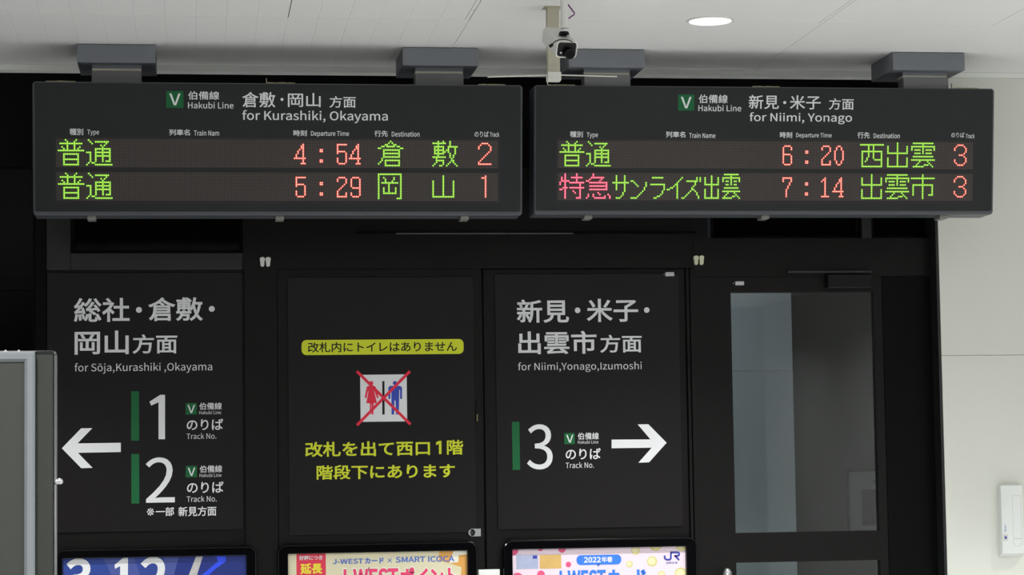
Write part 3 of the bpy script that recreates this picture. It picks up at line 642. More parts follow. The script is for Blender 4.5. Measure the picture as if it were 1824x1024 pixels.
    return pl, root
W_ = 'V'
LB, lroot = board((-.5436, 8.08, 2.4553), .0869, .2576,
    'left departure board, hung above the toilet notice, lines for 4:54 and 5:29',
    [[('普', 0, 0, 'green'), ('通', 16, 0, 'green'), ('4', 135, 2, 'red'), (':', 143, 2, 'red'), ('5', 159, 2, 'red'), ('4', 167, 2, 'red'), ('倉', 184, 0, 'green'), ('敷', 216, 0, 'green'), ('T2', 243, 1, 'red')],
     [('普', 0, 0, 'green'), ('通', 16, 0, 'green'), ('5', 135, 2, 'red'), (':', 143, 2, 'red'), ('2', 159, 2, 'red'), ('9', 167, 2, 'red'), ('岡', 184, 0, 'green'), ('山', 216, 0, 'green'), ('T1', 243, 1, 'red')]],
    [('伯備線', (334.8, 162.3), (390.7, 177.8), .012), ('Hakubi Line', (334.8, 181.3), (416, 193.6), .012),
     ('倉敷', (431.3, 163.6), (490.6, 191.6), .010), ('・', (499.6, 174.4), (505, 179.8), .012), ('岡山', (512.7, 165.5), (571.1, 191), .010), ('方面', (586.6, 171.1), (633.7, 192.2), .010),
     ('for Kurashiki, Okayama', (431.5, 196), (690.7, 219.6), .012),
     ('種別', (123.8, 228.8), (148.4, 240.7), .016), ('Type', (155.4, 230.9), (176.5, 242.1), .014), ('列車名', (301.3, 230.2), (338.3, 241.4), .016), ('Train Nam', (345.3, 231.9), (390.3, 241.8), .014),
     ('時刻', (522.6, 231.6), (546.5, 242.5), .016), ('Departure Time', (553.9, 233), (621.7, 244.6), .014), ('行先', (666.8, 232.3), (690.7, 243.5), .016), ('Destination', (697.7, 234), (747.3, 243.5), .014),
     ('のりば', (845, 233.7), (870.3, 244.2), .012), ('Track', (872.4, 235.1), (889.3, 243.7), .014)],
    ((296.1, 162), (327, 192.6)), ((301.4, 166.5), (321.7, 187.6)),
    [(162.5, 388), (499, 388), (829, 388)], [((81, 134, 144), None), ((474, 526, 148), 475), ((853, 901, 151), None)], None)
RB, rroot = board((1.1915, 8.13, 2.4642), .0939, .2571,
    'right departure board, below the camera, lines for 6:20 and 7:14',
    [[('普', 0, 0, 'green'), ('通', 16, 0, 'green'), ('6', 135, 2, 'red'), (':', 143, 2, 'red'), ('2', 159, 2, 'red'), ('0', 167, 2, 'red'), ('西', 184, 0, 'green'), ('出', 200, 0, 'green'), ('雲', 216, 0, 'green'), ('T3', 243, 1, 'red')],
     [('特', 0, 0, 'rose'), ('急', 16, 0, 'rose'), ('サ', 32, 0, 'green'), ('ン', 43, 0, 'green'), ('ラ', 54, 0, 'green'), ('イ', 65, 0, 'green'), ('ズ', 74, 0, 'green'), ('出小', 88, 0, 'green'), ('雲小', 99, 0, 'green'),
      ('7', 135, 2, 'red'), (':', 143, 2, 'red'), ('1', 159, 2, 'red'), ('4', 167, 2, 'red'), ('出', 184, 0, 'green'), ('雲', 200, 0, 'green'), ('市', 216, 0, 'green'), ('T3', 243, 1, 'red')]],
    [('伯備線', (1244.2, 168.3), (1296.2, 184.1), .012), ('Hakubi Line', (1243.8, 186.6), (1320.1, 198.5), .012),
     ('新見', (1333.5, 169), (1387, 194.3), .010), ('・', (1394.8, 180), (1400.2, 185.4), .012), ('米子', (1406.6, 169.7), (1461.4, 195), .010), ('方面', (1476.2, 175), (1520.5, 195.7), .010),
     ('for Niimi, Yonago', (1334.9, 200), (1517.3, 221.5), .012),
     ('種別', (1014.9, 233.7), (1038.1, 244.6), .016), ('Type', (1044.8, 235.8), (1064.9, 246.7), .014), ('列車名', (1185.8, 234), (1220.6, 245), .016), ('Train Name', (1227.3, 236.5), (1274.1, 246), .014),
     ('時刻', (1389, 234.8), (1410.8, 245.7), .016), ('Departure Time', (1417.8, 236.5), (1481.1, 247), .014), ('行先', (1527.2, 235.1), (1549, 246.4), .016), ('Destination', (1555.7, 237.2), (1602.4, 246.4), .014),
     ('のりば', (1694.2, 235.8), (1717.4, 245), .012), ('Track', (1719.9, 237.9), (1735.7, 246.4), .014)],
    ((1207.6, 168.3), (1236.5, 197.1)), ((1212.5, 172.5), (1231.5, 193)),
    [(1050, 387), (1366, 387), (1684, 387)], [((976, 1025), 152), ((1342, 1390), 154), ((1702, 1745), 156)] and [((976, 1025, 152), None), ((1342, 1390, 154), None), ((1702, 1745, 156), 1697)], None)

# ceiling brackets
for (xa, xb, na, nb, broot, lab) in (
    (137, 277, 163.5, 252, lroot, 'grey steel ceiling bracket at the far left, carrying the left departure board'),
    (717, 852, 739.5, 825, lroot, 'grey steel ceiling bracket carrying the right end of the left departure board'),
    (1013, 1148, 1040, 1122, rroot, 'grey steel ceiling bracket half hidden behind the white camera'),
    (1590, 1718, 1608, 1687.5, rroot, 'grey steel ceiling bracket at the far right, carrying the right departure board')):
    yb = 8.07; x0, x1 = P(xa, 88, yb).x, P(xb, 88, yb).x
    br = empty('ceiling_bracket', ((x0+x1)/2, yb+.14, ZC-.2), label=lab, cat='bracket', group='ceiling brackets of the departure boards')
    link('bracket_box', box((x0, yb, ZC-.0655), (x1, yb+.275, ZC-.0015), .0025), M['bracket'], br)
    yn = 8.115; n0, n1 = P(na, 130, yn).x, P(nb, 130, yn).x
    zb = ZC-.0655
    link('mounting_boss', box((n0, yn, zb-.012), (n1, yn+.07, zb), .001), M['bracket'], br)
    link('slide_plate', box((n0+.001, yn+.004, zb-.022), (n1-.001, yn+.07, zb-.012), .0005), M['slide'], br)
    ztop = (2.4553 if broot is lroot else 2.4642)+BH*math.cos(TILT)
    link('neck', box((n0, yn-.008, ztop-.0005), (n1, yn+.062, zb-.022), .001), M['neck'], br)

# ================================================================== DIRECTION SIGNS
SP = wallplane(YD+.0035)      # face of the sheets
def sign(name, x0, y0, x1, y1, label, r=.006, plane=SP, th=.005):
    a0, b1 = plane.px(x0, y0); a1, b0 = plane.px(x1, y1)
    bm = bmesh.new()
    loops(bm, plane, ((rr(a0, b0, a1, b1, r, 3), -th), (rr(a0, b0, a1, b1, r, 3), -.0008), (rr(a0+.0012, b0+.0012, a1-.0012, b1-.0012, r, 3), 0)))
    root = empty(name, plane.pt((a0+a1)/2, b0, -th), label=label, cat='sign')
    link('sheet', bm, M['sheet'], root); return root
def sheet_items(pl, root, texts, m='print_white', h=.0008):
    for s, tl, br, bold in texts: lettering(pl, s, tl, br, M[m], root, h, bold=bold)
S1 = wallplane(YD+.006)
sg = sign('direction_sign', 84, 486, 433.5, 943, 'black sign for tracks 1 and 2, white arrow pointing left', plane=S1)
def dot(pl, x, y, r, m, parent, h=.0008, name='lettering'):
    a, b = pl.px(x, y); return link(name, disc(pl, a, b, r, h-.0003, h, 16), m, parent)
K = .0011
sheet_items(S1, sg, [('総社', (131.5, 530.8), (231, 573), .018), ('倉敷', (263.7, 529.7), (361.5, 571.6), .018), ('岡山', (132.9, 589.2), (229.3, 631), .018), ('方面', (235.9, 595.5), (315.8, 629.5), .016),
    ('for Sōja,Kurashiki ,Okayama', (132.9, 646.8), (378, 663.7), 0),
    ('2', (259.5, 814.8), (311.5, 894.6), .004),
    ('伯備線', (354.8, 717.1), (395.2, 729.4), .012), ('Hakubi Line', (354.8, 731.5), (393.8, 737.5), 0), ('のりば', (332.6, 746.3), (397.7, 765.6), .014), ('Track No.', (332.3, 771.6), (385.4, 781.4), 0),
    ('伯備線', (355.5, 828.9), (395.9, 841.2), .012), ('Hakubi Line', (355.5, 843.2), (394.5, 849.2), 0), ('のりば', (333, 858.1), (398.4, 877.4), .014), ('Track No.', (332.6, 883.4), (386.1, 893.2), 0),
    ('※', (261.6, 905), (274.3, 918), .002), ('一部', (277.5, 903.4), (310.1, 918.6), .016), ('新見方面', (317.5, 902.4), (385.4, 918.6), .016)])
dot(S1, 247.5, 551.9, .0108, M['print_white'], sg); dot(S1, 377.3, 550.1, .0108, M['print_white'], sg)
def c6(pts): return [(x/2.8437, 664+y/2.8437) for x, y in pts]
patch(S1, c6([(757, 146), (812, 111), (836, 111), (836, 336), (803, 336), (803, 149), (766, 166)]), M['print_white'], sg, 'lettering', .0008)
patch(S1, c6([(664, 93), (704, 93), (705, 343), (664, 343)]), M['print_green'], sg, 'green_bar', .0008)
patch(S1, c6([(665, 411), (705, 411), (706, 662), (665, 662)]), M['print_green'], sg, 'green_bar', .0008)
patch(S1, c6([(313, 382), (411, 281), (468, 280), (393, 357), (612, 354), (612, 401), (395, 405), (469, 481), (412, 483)]), M['print_white'], sg, 'arrow', .0008)
for a, b, c, d in (((330.5, 717.8), (350.6, 738.2), (334, 721.3), (347.4, 735.4)), ((330.9, 829.6), (350.9, 850), (334.4, 833.1), (347.8, 847.2))):
    link('green_square', prism(S1, pxrect(S1, a, b), .0003, .0008), M['print_green'], sg)
    lettering(S1, 'V', c, d, M['print_white'], sg, .0011, bold=.01)

sc3 = sign('direction_sign', 881, 488, 1217, 937.5, 'black sign for track 3, white arrow pointing right', plane=S1)
sheet_items(S1, sc3, [('新見', (919.8, 533.6), (1013.7, 574.7), .018), ('米子', (1044.3, 532.2), (1137.1, 573), .018), ('出雲市', (922.6, 589.9), (1062.9, 630.3), .018), ('方面', (1068.5, 596.2), (1143.4, 627.8), .016),
    ('for Niimi,Yonago,Izumoshi', (922.6, 645.6), (1143.1, 661.6), 0), ('3', (937.7, 755.8), (984.9, 835.8), .004),
    ('伯備線', (1028.8, 770.5), (1066.8, 782.5), .012), ('Hakubi Line', (1029.2, 784.3), (1065.7, 789.9), 0), ('のりば', (1007.4, 798.7), (1070.3, 817.7), .014), ('Track No.', (1007.4, 823.3), (1058, 833.1), 0)])
dot(S1, 1028.8, 552.6, .0106, M['print_white'], sc3); dot(S1, 1151.9, 552.2, .0106, M['print_white'], sc3)
def c2(pts): return [(840+x/2.8437, 664+y/2.8437) for x, y in pts]
patch(S1, c2([(204, 248), (242, 247), (246, 491), (208, 492)]), M['print_green'], sc3, 'green_bar', .0008)
patch(S1, c2([(709, 338), (906, 337), (841, 261), (895, 260), (988, 354), (899, 453), (845, 455), (912, 379), (709, 382)]), M['print_white'], sc3, 'arrow', .0008)
link('green_square', prism(S1, pxrect(S1, (1004.9, 771.2), (1023.9, 790.9)), .0003, .0008), M['print_green'], sc3)
lettering(S1, 'V', (1008.4, 774.4), (1021.4, 788.1), M['print_white'], sc3, .0011, bold=.01)

S2 = wallplane(YD-.001)
sb = sign('toilet_notice', 512, 494, 848.5, 948, 'black notice with crossed-out toilet pictogram and yellow Japanese writing', plane=S2)
link('yellow_label', prism(S2, pxrect(S2, (537, 605.6), (826, 630.2), .018), .0003, .0008), M['print_yellow'], sb)
lettering(S2, '改札内にトイレはありません', (548.3, 609.6), (814.1, 625.9), M['print_black'], sb, .0011, bold=.014)
lettering(S2, '改札を出て西口', (543.2, 787.2), (766, 811.3), M['print_yellow'], sb, .0008, bold=.022)
lettering(S2, '階', (795.8, 783.6), (825.3, 809.6), M['print_yellow'], sb, .0008, bold=.02)
lettering(S2, '階段下にあります', (563.8, 828.6), (810.3, 850.9), M['print_yellow'], sb, .0008, bold=.022)
def c8(pts): return [(440+x/2.8437, 664+y/2.8437) for x, y in pts]
patch(S2, c8([(957, 352), (972, 344), (985, 344), (985, 411), (972, 411), (972, 360), (958, 366)]), M['print_yellow'], sb, 'lettering', .0008)
pg = link('pictogram', prism(S2, pxrect(S2, (641.5, 667.4), (725.3, 750.4), .011), .0003, .0008), M['print_white'], sb)
def ppatch(pts, m, name, h): return link(name, prism(S2, pxpoly(S2, c8(pts)), h-.0003, h), m, pg)
ppatch([(685, 42), (696, 42), (697, 211), (685, 211)], M['print_black'], 'divider', .0011)
for cx, m in ((629, 'print_red'), (749, 'print_blue')):
    a, b = S2.px(440+cx/2.8437, 664+52/2.8437); link('figure_head', disc(S2, a, b, 10.5/2.8437/487, .0008, .0011, 18), M[m], pg)
ppatch([(613, 66), (645, 66), (652, 72), (667, 126), (660, 130), (645, 92), (644, 92), (658, 153), (641, 153), (640, 210), (632, 212), (631, 160), (629, 160), (629, 208), (622, 208), (622, 154), (604, 154), (615, 92), (613, 92), (604, 128), (596, 126), (606, 72)], M['print_red'], 'figure_body', .0011)
ppatch([(724, 66), (776, 66), (785, 74), (785, 132), (775, 132), (775, 86), (771, 86), (769, 211), (755, 211), (752, 140), (747, 140), (745, 211), (732, 211), (731, 86), (727, 86), (726, 132), (716, 132), (716, 74)], M['print_blue'], 'figure_body', .0011)
def bar8(a, b, wd):
    (x0, y0), (x1, y1) = a, b; L = math.hypot(x1-x0, y1-y0); nx, ny = -(y1-y0)/L*wd/2, (x1-x0)/L*wd/2
    return [(x0+nx, y0+ny), (x1+nx, y1+ny), (x1-nx, y1-ny), (x0-nx, y0-ny)]
ppatch(bar8((556, -8), (828, 261), 14), M['print_red'], 'red_stroke', .0014)
ppatch(bar8((825, -8), (557, 265), 14), M['print_red'], 'red_stroke', .0016)

# ================================================================== SMALL DOOR FITTINGS
def fitting(name, x0, y0, x1, y1, label, cat, m, Y=YD, th=.006, parts=None):
    pl = wallplane(Y); a0, b1 = pl.px(x0, y0); a1, b0 = pl.px(x1, y1)
    root = empty(name, pl.pt((a0+a1)/2, b0), label=label, cat=cat)
    bm = bmesh.new(); k = .0015
    loops(bm, pl, ((rr(a0, b0, a1, b1, k, 3), 0), (rr(a0, b0, a1, b1, k, 3), th-.001), (rr(a0+.001, b0+.001, a1-.001, b1-.001, k, 3), th)))
    link('plate', bm, m, root)
    return pl, root, (a0, b0, a1, b1)
pl, rt, q = fitting('latch_plate', 838, 941.5, 856.5, 955, 'silver latch plate at the lower right corner of the toilet notice', 'latch', M['steel'], YD+.003)
link('latch_nose', disc(pl, q[0]+.004, (q[1]+q[3])/2, .0125, 0, .006, 20), M['steel'], rt)
link('screw', disc(pl, q[0]+.0045, (q[1]+q[3])/2, .007, .006, .0085, 16), M['chrome'], rt)
pl, rt, q = fitting('stopper_plate', 1184.6, 484.5, 1200.6, 492, 'small silver plate at the top right corner of the track 3 sign', 'plate', M['steel'], YD+.004)
link('screw', disc(pl, q[0]-.004, (q[1]+q[3])/2, .002, 0, .004, 10), M['steel'], rt)
pl, rt, q = fitting('stopper_plate', 1309, 501, 1325, 508, 'small silver plate above the upper left corner of the door glass', 'plate', M['steel'], YD+.006)
link('screw', disc(pl, q[0]-.006, (q[1]+q[3])/2, .002, 0, .004, 10), M['steel'], rt)
for (x, y, m, lab) in ((472.3, 466.5, 'clipw', 'white twin clip on the post left of the toilet notice'), (1244, 463.5, 'clipy', 'yellowed twin clip above the gap between track 3 sign and glass door')):
    c = P(x, y, YD)
    root = empty('twin_clip', c, label=lab, cat='clip', group='twin clips above the doors')
    for sgn in (-1, 1):
        bm = bmesh.new(); cx = c.x+sgn*.0104; pl = wallplane(YD-.0005)
        o_ = rr(cx-.0102, c.z-.010, cx+.0102, c.z+.018, .008, 4)
        o2 = [(cx+(a-cx)*(.75 if b < c.z else 1), b) for a, b in [(a, b) for a, b in o_]]
        o2 = [(a, b-.008 if b < c.z-.002 else b) for a, b in o2]
        o3 = [(cx+(a-cx)*.88, c.z+(b-c.z)*.92) for a, b in o2]
        loops(bm, pl, ((o2, 0), (o2, .008), (o3, .014)))
        link('clip_jaw', bm, M[m], root)

# ================================================================== FRAMED POSTERS
FRY = YD-.012
def poster(x0, y0, x1, y1, ix0, iy0, ix1, iy1, label, base_m):
    pl = wallplane(FRY)
    a0, b1 = pl.px(x0, y0); a1, _ = pl.px(x1, y1); i0, j1 = pl.px(ix0, iy0); i1, j1b = pl.px(ix1, iy1)
    j1 = (j1+j1b)/2; b1 = (b1+pl.px(x1, y1)[1])/2
    b0 = b1-1.0; j0 = b0+(b1-j1); r = .033
    root = empty('framed_poster', pl.pt((a0+a1)/2, b0), label=label, cat='poster')
    bm = bmesh.new()
    O = lambda k: rr(a0+k, b0+k, a1-k, b1-k, r-k, 6); I = lambda k: rr(i0-k, j0-k, i1+k, j1+k, .003+k, 6)
    loops(bm, pl, ((O(0), -.009), (O(0), .012), (O(.0025), .0165), (O(.006), .018), (I(.003), .018), (I(.001), .0165), (I(0), .006), (I(0), -.009)), close=True)
    link('frame', bm, M['gloss'], root)
    sh = link('poster_sheet', prism(pl, [(i0+.0005, j0+.0005), (i1-.0005, j0+.0005), (i1-.0005, j1-.0005), (i0+.0005, j1-.0005)], -.002, .003), base_m, root)
    return pl, root, sh, (i0, j0, i1, j1)
H = .0036
def clipy(pl, sh, poly, box_, m, name, h=H):
    """print patch clipped to the sheet (convex clip by Sutherland-Hodgman)"""
    i0, j0, i1, j1 = box_; e = .0008
    for ax, lim, sg_ in ((0, i0+e, 1), (0, i1-e, -1), (1, j0+e, 1), (1, j1-e, -1)):
        out = []
        for k in range(len(poly)):
            A, B = poly[k], poly[(k+1) % len(poly)]; da, db = (A[ax]-lim)*sg_, (B[ax]-lim)*sg_
            if da >= 0: out.append(A)
            if da*db < 0: t = da/(da-db); out.append((A[0]+(B[0]-A[0])*t, A[1]+(B[1]-A[1])*t))
        poly = out
        if len(poly) < 3: return None
    return link(name, prism(pl, poly, h-.0003, h), m, sh)
def circ(pl, x, y, r): 
    a, b = pl.px(x, y); r = r/489; return [(a+r*math.cos(i*math.pi/12), b+r*math.sin(i*math.pi/12)) for i in range(24)]
# --- blue one
pl, rt, sh, B = poster(99, 979.5, 457.4, 970.8, 112, 996, 438.5, 988.2, 'poster on the left, blue print with big white figures 3.12', M['p_blue2'])
clipy(pl, sh, pxpoly(pl, [(318, 985), (440, 980), (440, 1075), (296, 1075)]), B, M['p_blue'], 'print_shape', .0034)
clipy(pl, sh, pxpoly(pl, [(180, 985), (236, 985), (262, 1060), (215, 1060)]), B, M['p_blue3'], 'print_shape', .0034)
clipy(pl, sh, pxpoly(pl, [(296, 985), (320, 985), (300, 1060), (276, 1060)]), B, M['p_blue3'], 'print_shape', .0035)
clipy(pl, sh, pxpoly(pl, [(350, 989), (363, 985), (343, 1050), (326, 1050)]), B, M['p_silver'], 'print_shape', .0038)
clipy(pl, sh, pxpoly(pl, [(377, 989), (403, 983), (402, 1000), (384, 1013), (354, 1040), (340, 1050), (352, 1030), (388, 1000), (386, 992)]), B, M['p_bright'], 'print_shape', .0040)
lettering(pl, '3', (115.9, 994.6), (163.5, 1066), M['print_white'], sh, .0042, bold=.035)
lettering(pl, '.', (176, 1051), (188, 1063), M['print_white'], sh, .0042, bold=.02)
patch(pl, [(204, 1006), (219, 993.5), (228, 993.3), (228, 1063), (214, 1063), (214, 1008), (205, 1013)], M['print_white'], sh, 'lettering', .0042)
lettering(pl, '2', (250.6, 991.6), (297.2, 1062), M['print_white'], sh, .0042, bold=.035)
# --- cream one
pl, rt, sh, B = poster(493.5, 970, 850, 963.3, 513, 986.6, 831.5, 980.6, 'poster in the middle, cream print with red box and pink headline', M['p_cream'])
clipy(pl, sh, pxpoly(pl, [(527.9, 980), (580.2, 980), (580.4, 1040), (528.2, 1040)]), B, M['p_red'], 'red_box', .0034)
lettering(pl, '好評につき', (532.7, 989.6), (574.4, 997), M['print_white'], sh, .0040, bold=.03)
lettering(pl, '延長', (534.4, 1003.4), (574.4, 1022), M['p_yel'], sh, .0040, bold=.035)
clipy(pl, sh, pxpoly(pl, [(782, 975), (832, 975), (832, 1090), (815, 1090), (822, 1010), (800, 1003), (782, 998)]), B, M['p_orange'], 'print_shape', .0033)
clipy(pl, sh, pxpoly(pl, [(810, 975), (832, 975), (832, 987), (817, 989), (816, 1001), (800, 1003)]), B, M['p_cream2'], 'print_shape', .0035)
lettering(pl, 'J-WEST', (592.3, 995.6), (647, 1003.6), M['p_text'], sh, .0040, bold=.025)
lettering(pl, 'カード', (649.4, 993.6), (683.8, 1003.2), M['p_text'], sh, .0040, bold=.04)
lettering(pl, '×', (690, 994.4), (698, 1001.6), M['p_text'], sh, .0040, bold=.015, latin=True)
lettering(pl, 'SMART ICOCA', (704.6, 991.8), (809.2, 999.8), M['p_text'], sh, .0040, bold=.022)
for h_, mm, bo, g in ((.0037, 'p_cream2', .10, 2.5), (.0040, 'p_hot', .045, 0)):
    lettering(pl, 'J-WEST', (602-g, 1013.5-g), (709.5+g, 1044+g), M[mm], sh, h_, bold=bo)
    lettering(pl, 'ポイント', (712-g, 1010.5-g), (814+g, 1042+g), M[mm], sh, h_+.0001, bold=bo)
# --- pink one
pl, rt, sh, B = poster(895, 962, 1240.3, 955.6, 912.2, 979, 1220.2, 972.6, 'poster on the right, pale pink print with coloured dots and logo', M['p_pink'])
def c9(x, y): return (880+x/4.8, 950+y/4.8)
for x, y, r in ((165, 145, 42), (395, 130, 22), (580, 132, 33), (635, 265, 24), (200, 385, 50), (400, 350, 34)):
    clipy(pl, sh, circ(pl, *c9(x, y), r/4.8), B, M['p_pinkdot'], 'print_dot', .0035)
for x, y, r in ((1208, 145, 38), (1380, 95, 55), (1350, 238, 45), (1157, 262, 29), (1600, 100, 50), (1595, 345, 55), (1430, 350, 32)):
    clipy(pl, sh, circ(pl, *c9(x, y), r/4.8), B, M['p_yellowdot'], 'print_dot', .0035)
    clipy(pl, sh, circ(pl, *c9(x-3, y-2), r*.72/4.8), B, M['p_yellowin'], 'print_dot', .0038)
clipy(pl, sh, pxpoly(pl, [c9(188, 186), c9(375, 181), c9(377, 300), c9(190, 305)]), B, M['p_card'], 'print_card', .0036)
clipy(pl, sh, pxpoly(pl, [c9(388, 184), c9(572, 179), c9(575, 298), c9(390, 301)]), B, M['p_gold'], 'print_card', .0036)
clipy(pl, sh, pxpoly(pl, [c9(330, 190), c9(366, 188), c9(366, 214), c9(330, 216)]), B, M['p_navy'], 'print_shape', .0039)
link('print_bubble', prism(pl, pxrect(pl, (1026.6, 988.9), (1106.4, 1004.8), .0155), .0033, .0037), M['p_skyblue'], sh)
clipy(pl, sh, pxpoly(pl, [c9(880, 262), c9(908, 260), c9(886, 286)]), B, M['p_skyblue'], 'print_shape', .0037)
lettering(pl, '2022', (1039.4, 992), (1070, 1001.6), M['print_white'], sh, .0041, bold=.04)
lettering(pl, '年春', (1071, 991.2), (1091, 1001), M['print_white'], sh, .0041, bold=.025)
lettering(pl, 'J-WEST', (988, 1016), (1079, 1044), M['p_skyblue'], sh, .0041, bold=.045)
lettering(pl, 'カード', (1082, 1014.6), (1151, 1042), M['p_skyblue'], sh, .0041, bold=.06)
def c10(pts): return [(1180+x/10.24, 900+y/10.24) for x, y in pts]
# railway emblem: J and R joined in one line
def strokes(pl, segs, wd, m, sh, h):
    bm = bmesh.new()
    for pts in segs:
        P2 = [pl.px(*p) for p in pts]; wd_ = wd/489/2; L = []; Rr = []
        for i, p in enumerate(P2):
            a = P2[max(i-1, 0)]; b = P2[min(i+1, len(P2)-1)]; dx, dy = b[0]-a[0], b[1]-a[1]; l = math.hypot(dx, dy)
            L.append((p[0]-dy/l*wd_, p[1]+dx/l*wd_)); Rr.append((p[0]+dy/l*wd_, p[1]-dx/l*wd_))
        for i in range(len(P2)-1):
            prism(pl, [L[i], L[i+1], Rr[i+1], Rr[i]], h-.0003, h, bm)
    return link('emblem', bm, m, sh)
def arc(cx, cy, rx, ry, a0, a1, n=8): return [(cx+rx*math.cos(math.radians(a0+(a1-a0)*i/n)), cy-ry*math.sin(math.radians(a0+(a1-a0)*i/n))) for i in range(n+1)]
J = [(35, 912), (38, 950)] + arc(92, 950, 54, 40, 180, 270)[1:] + [(110, 990)] + arc(110, 955, 40, 35, 270, 360)[1:] + [(150, 900), (155, 856)]
Rb = [(140, 856), (260, 856)] + arc(268, 888, 34, 32, 90, -90)[1:] + [(215, 922)]
strokes(pl, [c10(J), c10(Rb), c10([(222, 912), (300, 998)])], 3.2, M['p_navy'], sh, .0040)
lettering(pl, 'JR西日本', (1185.4, 1000.4), (1206.7, 1004.4), M['p_navy'], sh, .0040, bold=.01, latin=False)

# ================================================================== INTERCOM ON THE WHITE WALL
IP = wallplane(YW)
a0, b1 = IP.px(1777, 864); a1, b0 = IP.px(1819, 985)
ic = empty('intercom_box', IP.pt((a0+a1)/2, b0), label='white wall box with a long slot at the lower right of the white wall', cat='intercom')
bm = bmesh.new()
loops(bm, IP, ((rr(a0-.002, b0-.012, a1+.003, b1+.001, .003, 3), 0), (rr(a0-.001, b0-.004, a1+.002, b1, .003, 3), .018), (rr(a0, b0, a1, b1, .003, 3), .030), (rr(a0+.002, b0+.002, a1-.002, b1-.002, .003, 3), .032)))
link('housing', bm, M['intercom'], ic)
h0, k1 = IP.px(1797.6, 882.6); h1, k0 = IP.px(1815.5, 972.4)
def ushape(e): return rr(h0+e, k0+e, h1-e, k1-e, (h1-h0)/2-e-.0002, 7, corners=(1, 0, 0, 1))
bm = bmesh.new(); loops(bm, IP, ((ushape(0), .0322), (ushape(.0006), .0322)), cap=False)
link('slot_outline', bm, M['groove'], ic)
g0, g1 = IP.px(1801, 958.6), IP.px(1815, 958.8)
link('slot_line', prism(IP, [(g0[0], g0[1]-.0005), (g1[0], g1[1]-.0005), (g1[0], g1[1]+.0005), (g0[0], g0[1]+.0005)], .032, .0323), M['groove'], ic)
link('label_square', prism(IP, pxrect(IP, (1781.2, 951.2), (1790.2, 962.8)), .032, .0323), M['cream'], ic)
link('label_dot', prism(IP, pxrect(IP, (1784.3, 954.6), (1788, 959.2)), .0323, .0326), M['print_blue'], ic)
bm = bmesh.new()
for (x, y, w_, h_) in ((1783, 933.6, 2.5, 1), (1784.5, 936, 2.5, 3), (1783.6, 939.4, 4, 1.3), (1783.8, 942, 3.4, 3), (1784.2, 945.8, 2.2, 1.6)):
    prism(IP, pxrect(IP, (x, y), (x+w_, y+h_)), .032, .0323, bm)
link('small_print', bm, M['p_card'], ic)

# ================================================================== SECURITY CAMERA
CY = 7.05
sc_root = empty('security_camera', P(1005, 60, 7.075), label='white surveillance camera with black lens on a short ceiling pole', cat='camera')
PYc = 7.075; bot = P(1005.6, 50, PYc)
bm = bmesh.new(); tube([(bot.x, bot.y, bot.z), (bot.x, bot.y, ZC)], .0118, bm, 20)
tube([(bot.x, bot.y, bot.z-.001), (bot.x, bot.y, bot.z+.018)], .0135, bm, 20)
link('pole', bm, M['camwhite'], sc_root, smooth=False)
link('ceiling_flange', tube([(bot.x, bot.y, ZC-.012), (bot.x, bot.y, ZC-.001)], .04, None, 28), M['camwhite'], sc_root)
link('ball_neck', tube([P(1004.6, 58, PYc), (bot.x, bot.y, bot.z)], .0042, None, 12), M['chrome'], sc_root)
kb = P(1004.6, 59.5, PYc)
link('pivot_disc', tube([kb+Vector((0, 0, -.004)), kb+Vector((0, 0, .001)), kb+Vector((0, 0, .005))], .0172, None, 24, r2=.014), M['black'], sc_root)
fd = Vector((.16, -1, -.50)).normalized(); rx = Vector((1, .16, 0)); rx = (rx-fd*rx.dot(fd)).normalized(); ry = rx.cross(fd)*-1
ry = fd.cross(rx)*-1
if ry.z < 0: ry = -ry
fc = P(1009.6, 88.5, CY-.01)
CP = Pl(fc, rx, ry); 
if CP.n.dot(fd) < 0: CP.n = -CP.n
hw, hh = .0335, .0262
bm = bmesh.new()
loops(bm, CP, ((rr(-hw*.9, -hh*.9, hw*.9, hh*.9, .010, 4), -.165), (rr(-hw, -hh, hw, hh, .011, 4), -.155), (rr(-hw, -hh, hw, hh, .011, 4), 0),
               (rr(-hw+.003, -hh+.003, hw-.003, hh-.003, .009, 4), .0005), (rr(-hw+.004, -hh+.004, hw-.004, hh-.004, .009, 4), -.012)))
link('housing', bm, M['camwhite'], sc_root)
link('face_plate', prism(CP, rr(-hw+.0042, -hh+.0042, hw-.0042, hh-.0042, .008, 4), -.0118, -.006), M['black'], sc_root)
lo = (.008, -.010)
lb = link('lens_barrel', tube([CP.pt(lo[0], lo[1], -.008), CP.pt(lo[0], lo[1], .014)], .0165, None, 26), M['black'], sc_root)
link('lens', disc(CP, lo[0], lo[1], .0135, .014, .0148, 24), M['lens'], lb)
link('sensor_window', disc(CP, -.016, -.012, .003, -.006, -.004, 12), M['steel'], sc_root)
cb = [P(x, y, CY-.03) for x, y in ((981, 81), (984, 78), (989, 73.5), (996, 70.8), (1005, 70), (1014, 71.6), (1020, 75))]
link('signal_cable', tube(cb, .0016, None, 8), M['black'], sc_root)
link('connector', tube([P(979, 83, CY-.03), P(984.5, 79, CY-.03)], .005, None, 10), M['black'], sc_root)
pc = [P(x, y, 7.10) for x, y in ((1009, 22), (1008.5, 12), (1009, 5.5), (1010.5, 6.5), (1017, 15), (1023, 23), (1022.6, 26), (1018, 29), (1013, 33))]
link('purple_cable', tube(pc, .0022, None, 8), M['purple'], sc_root, label='purple cable loop')

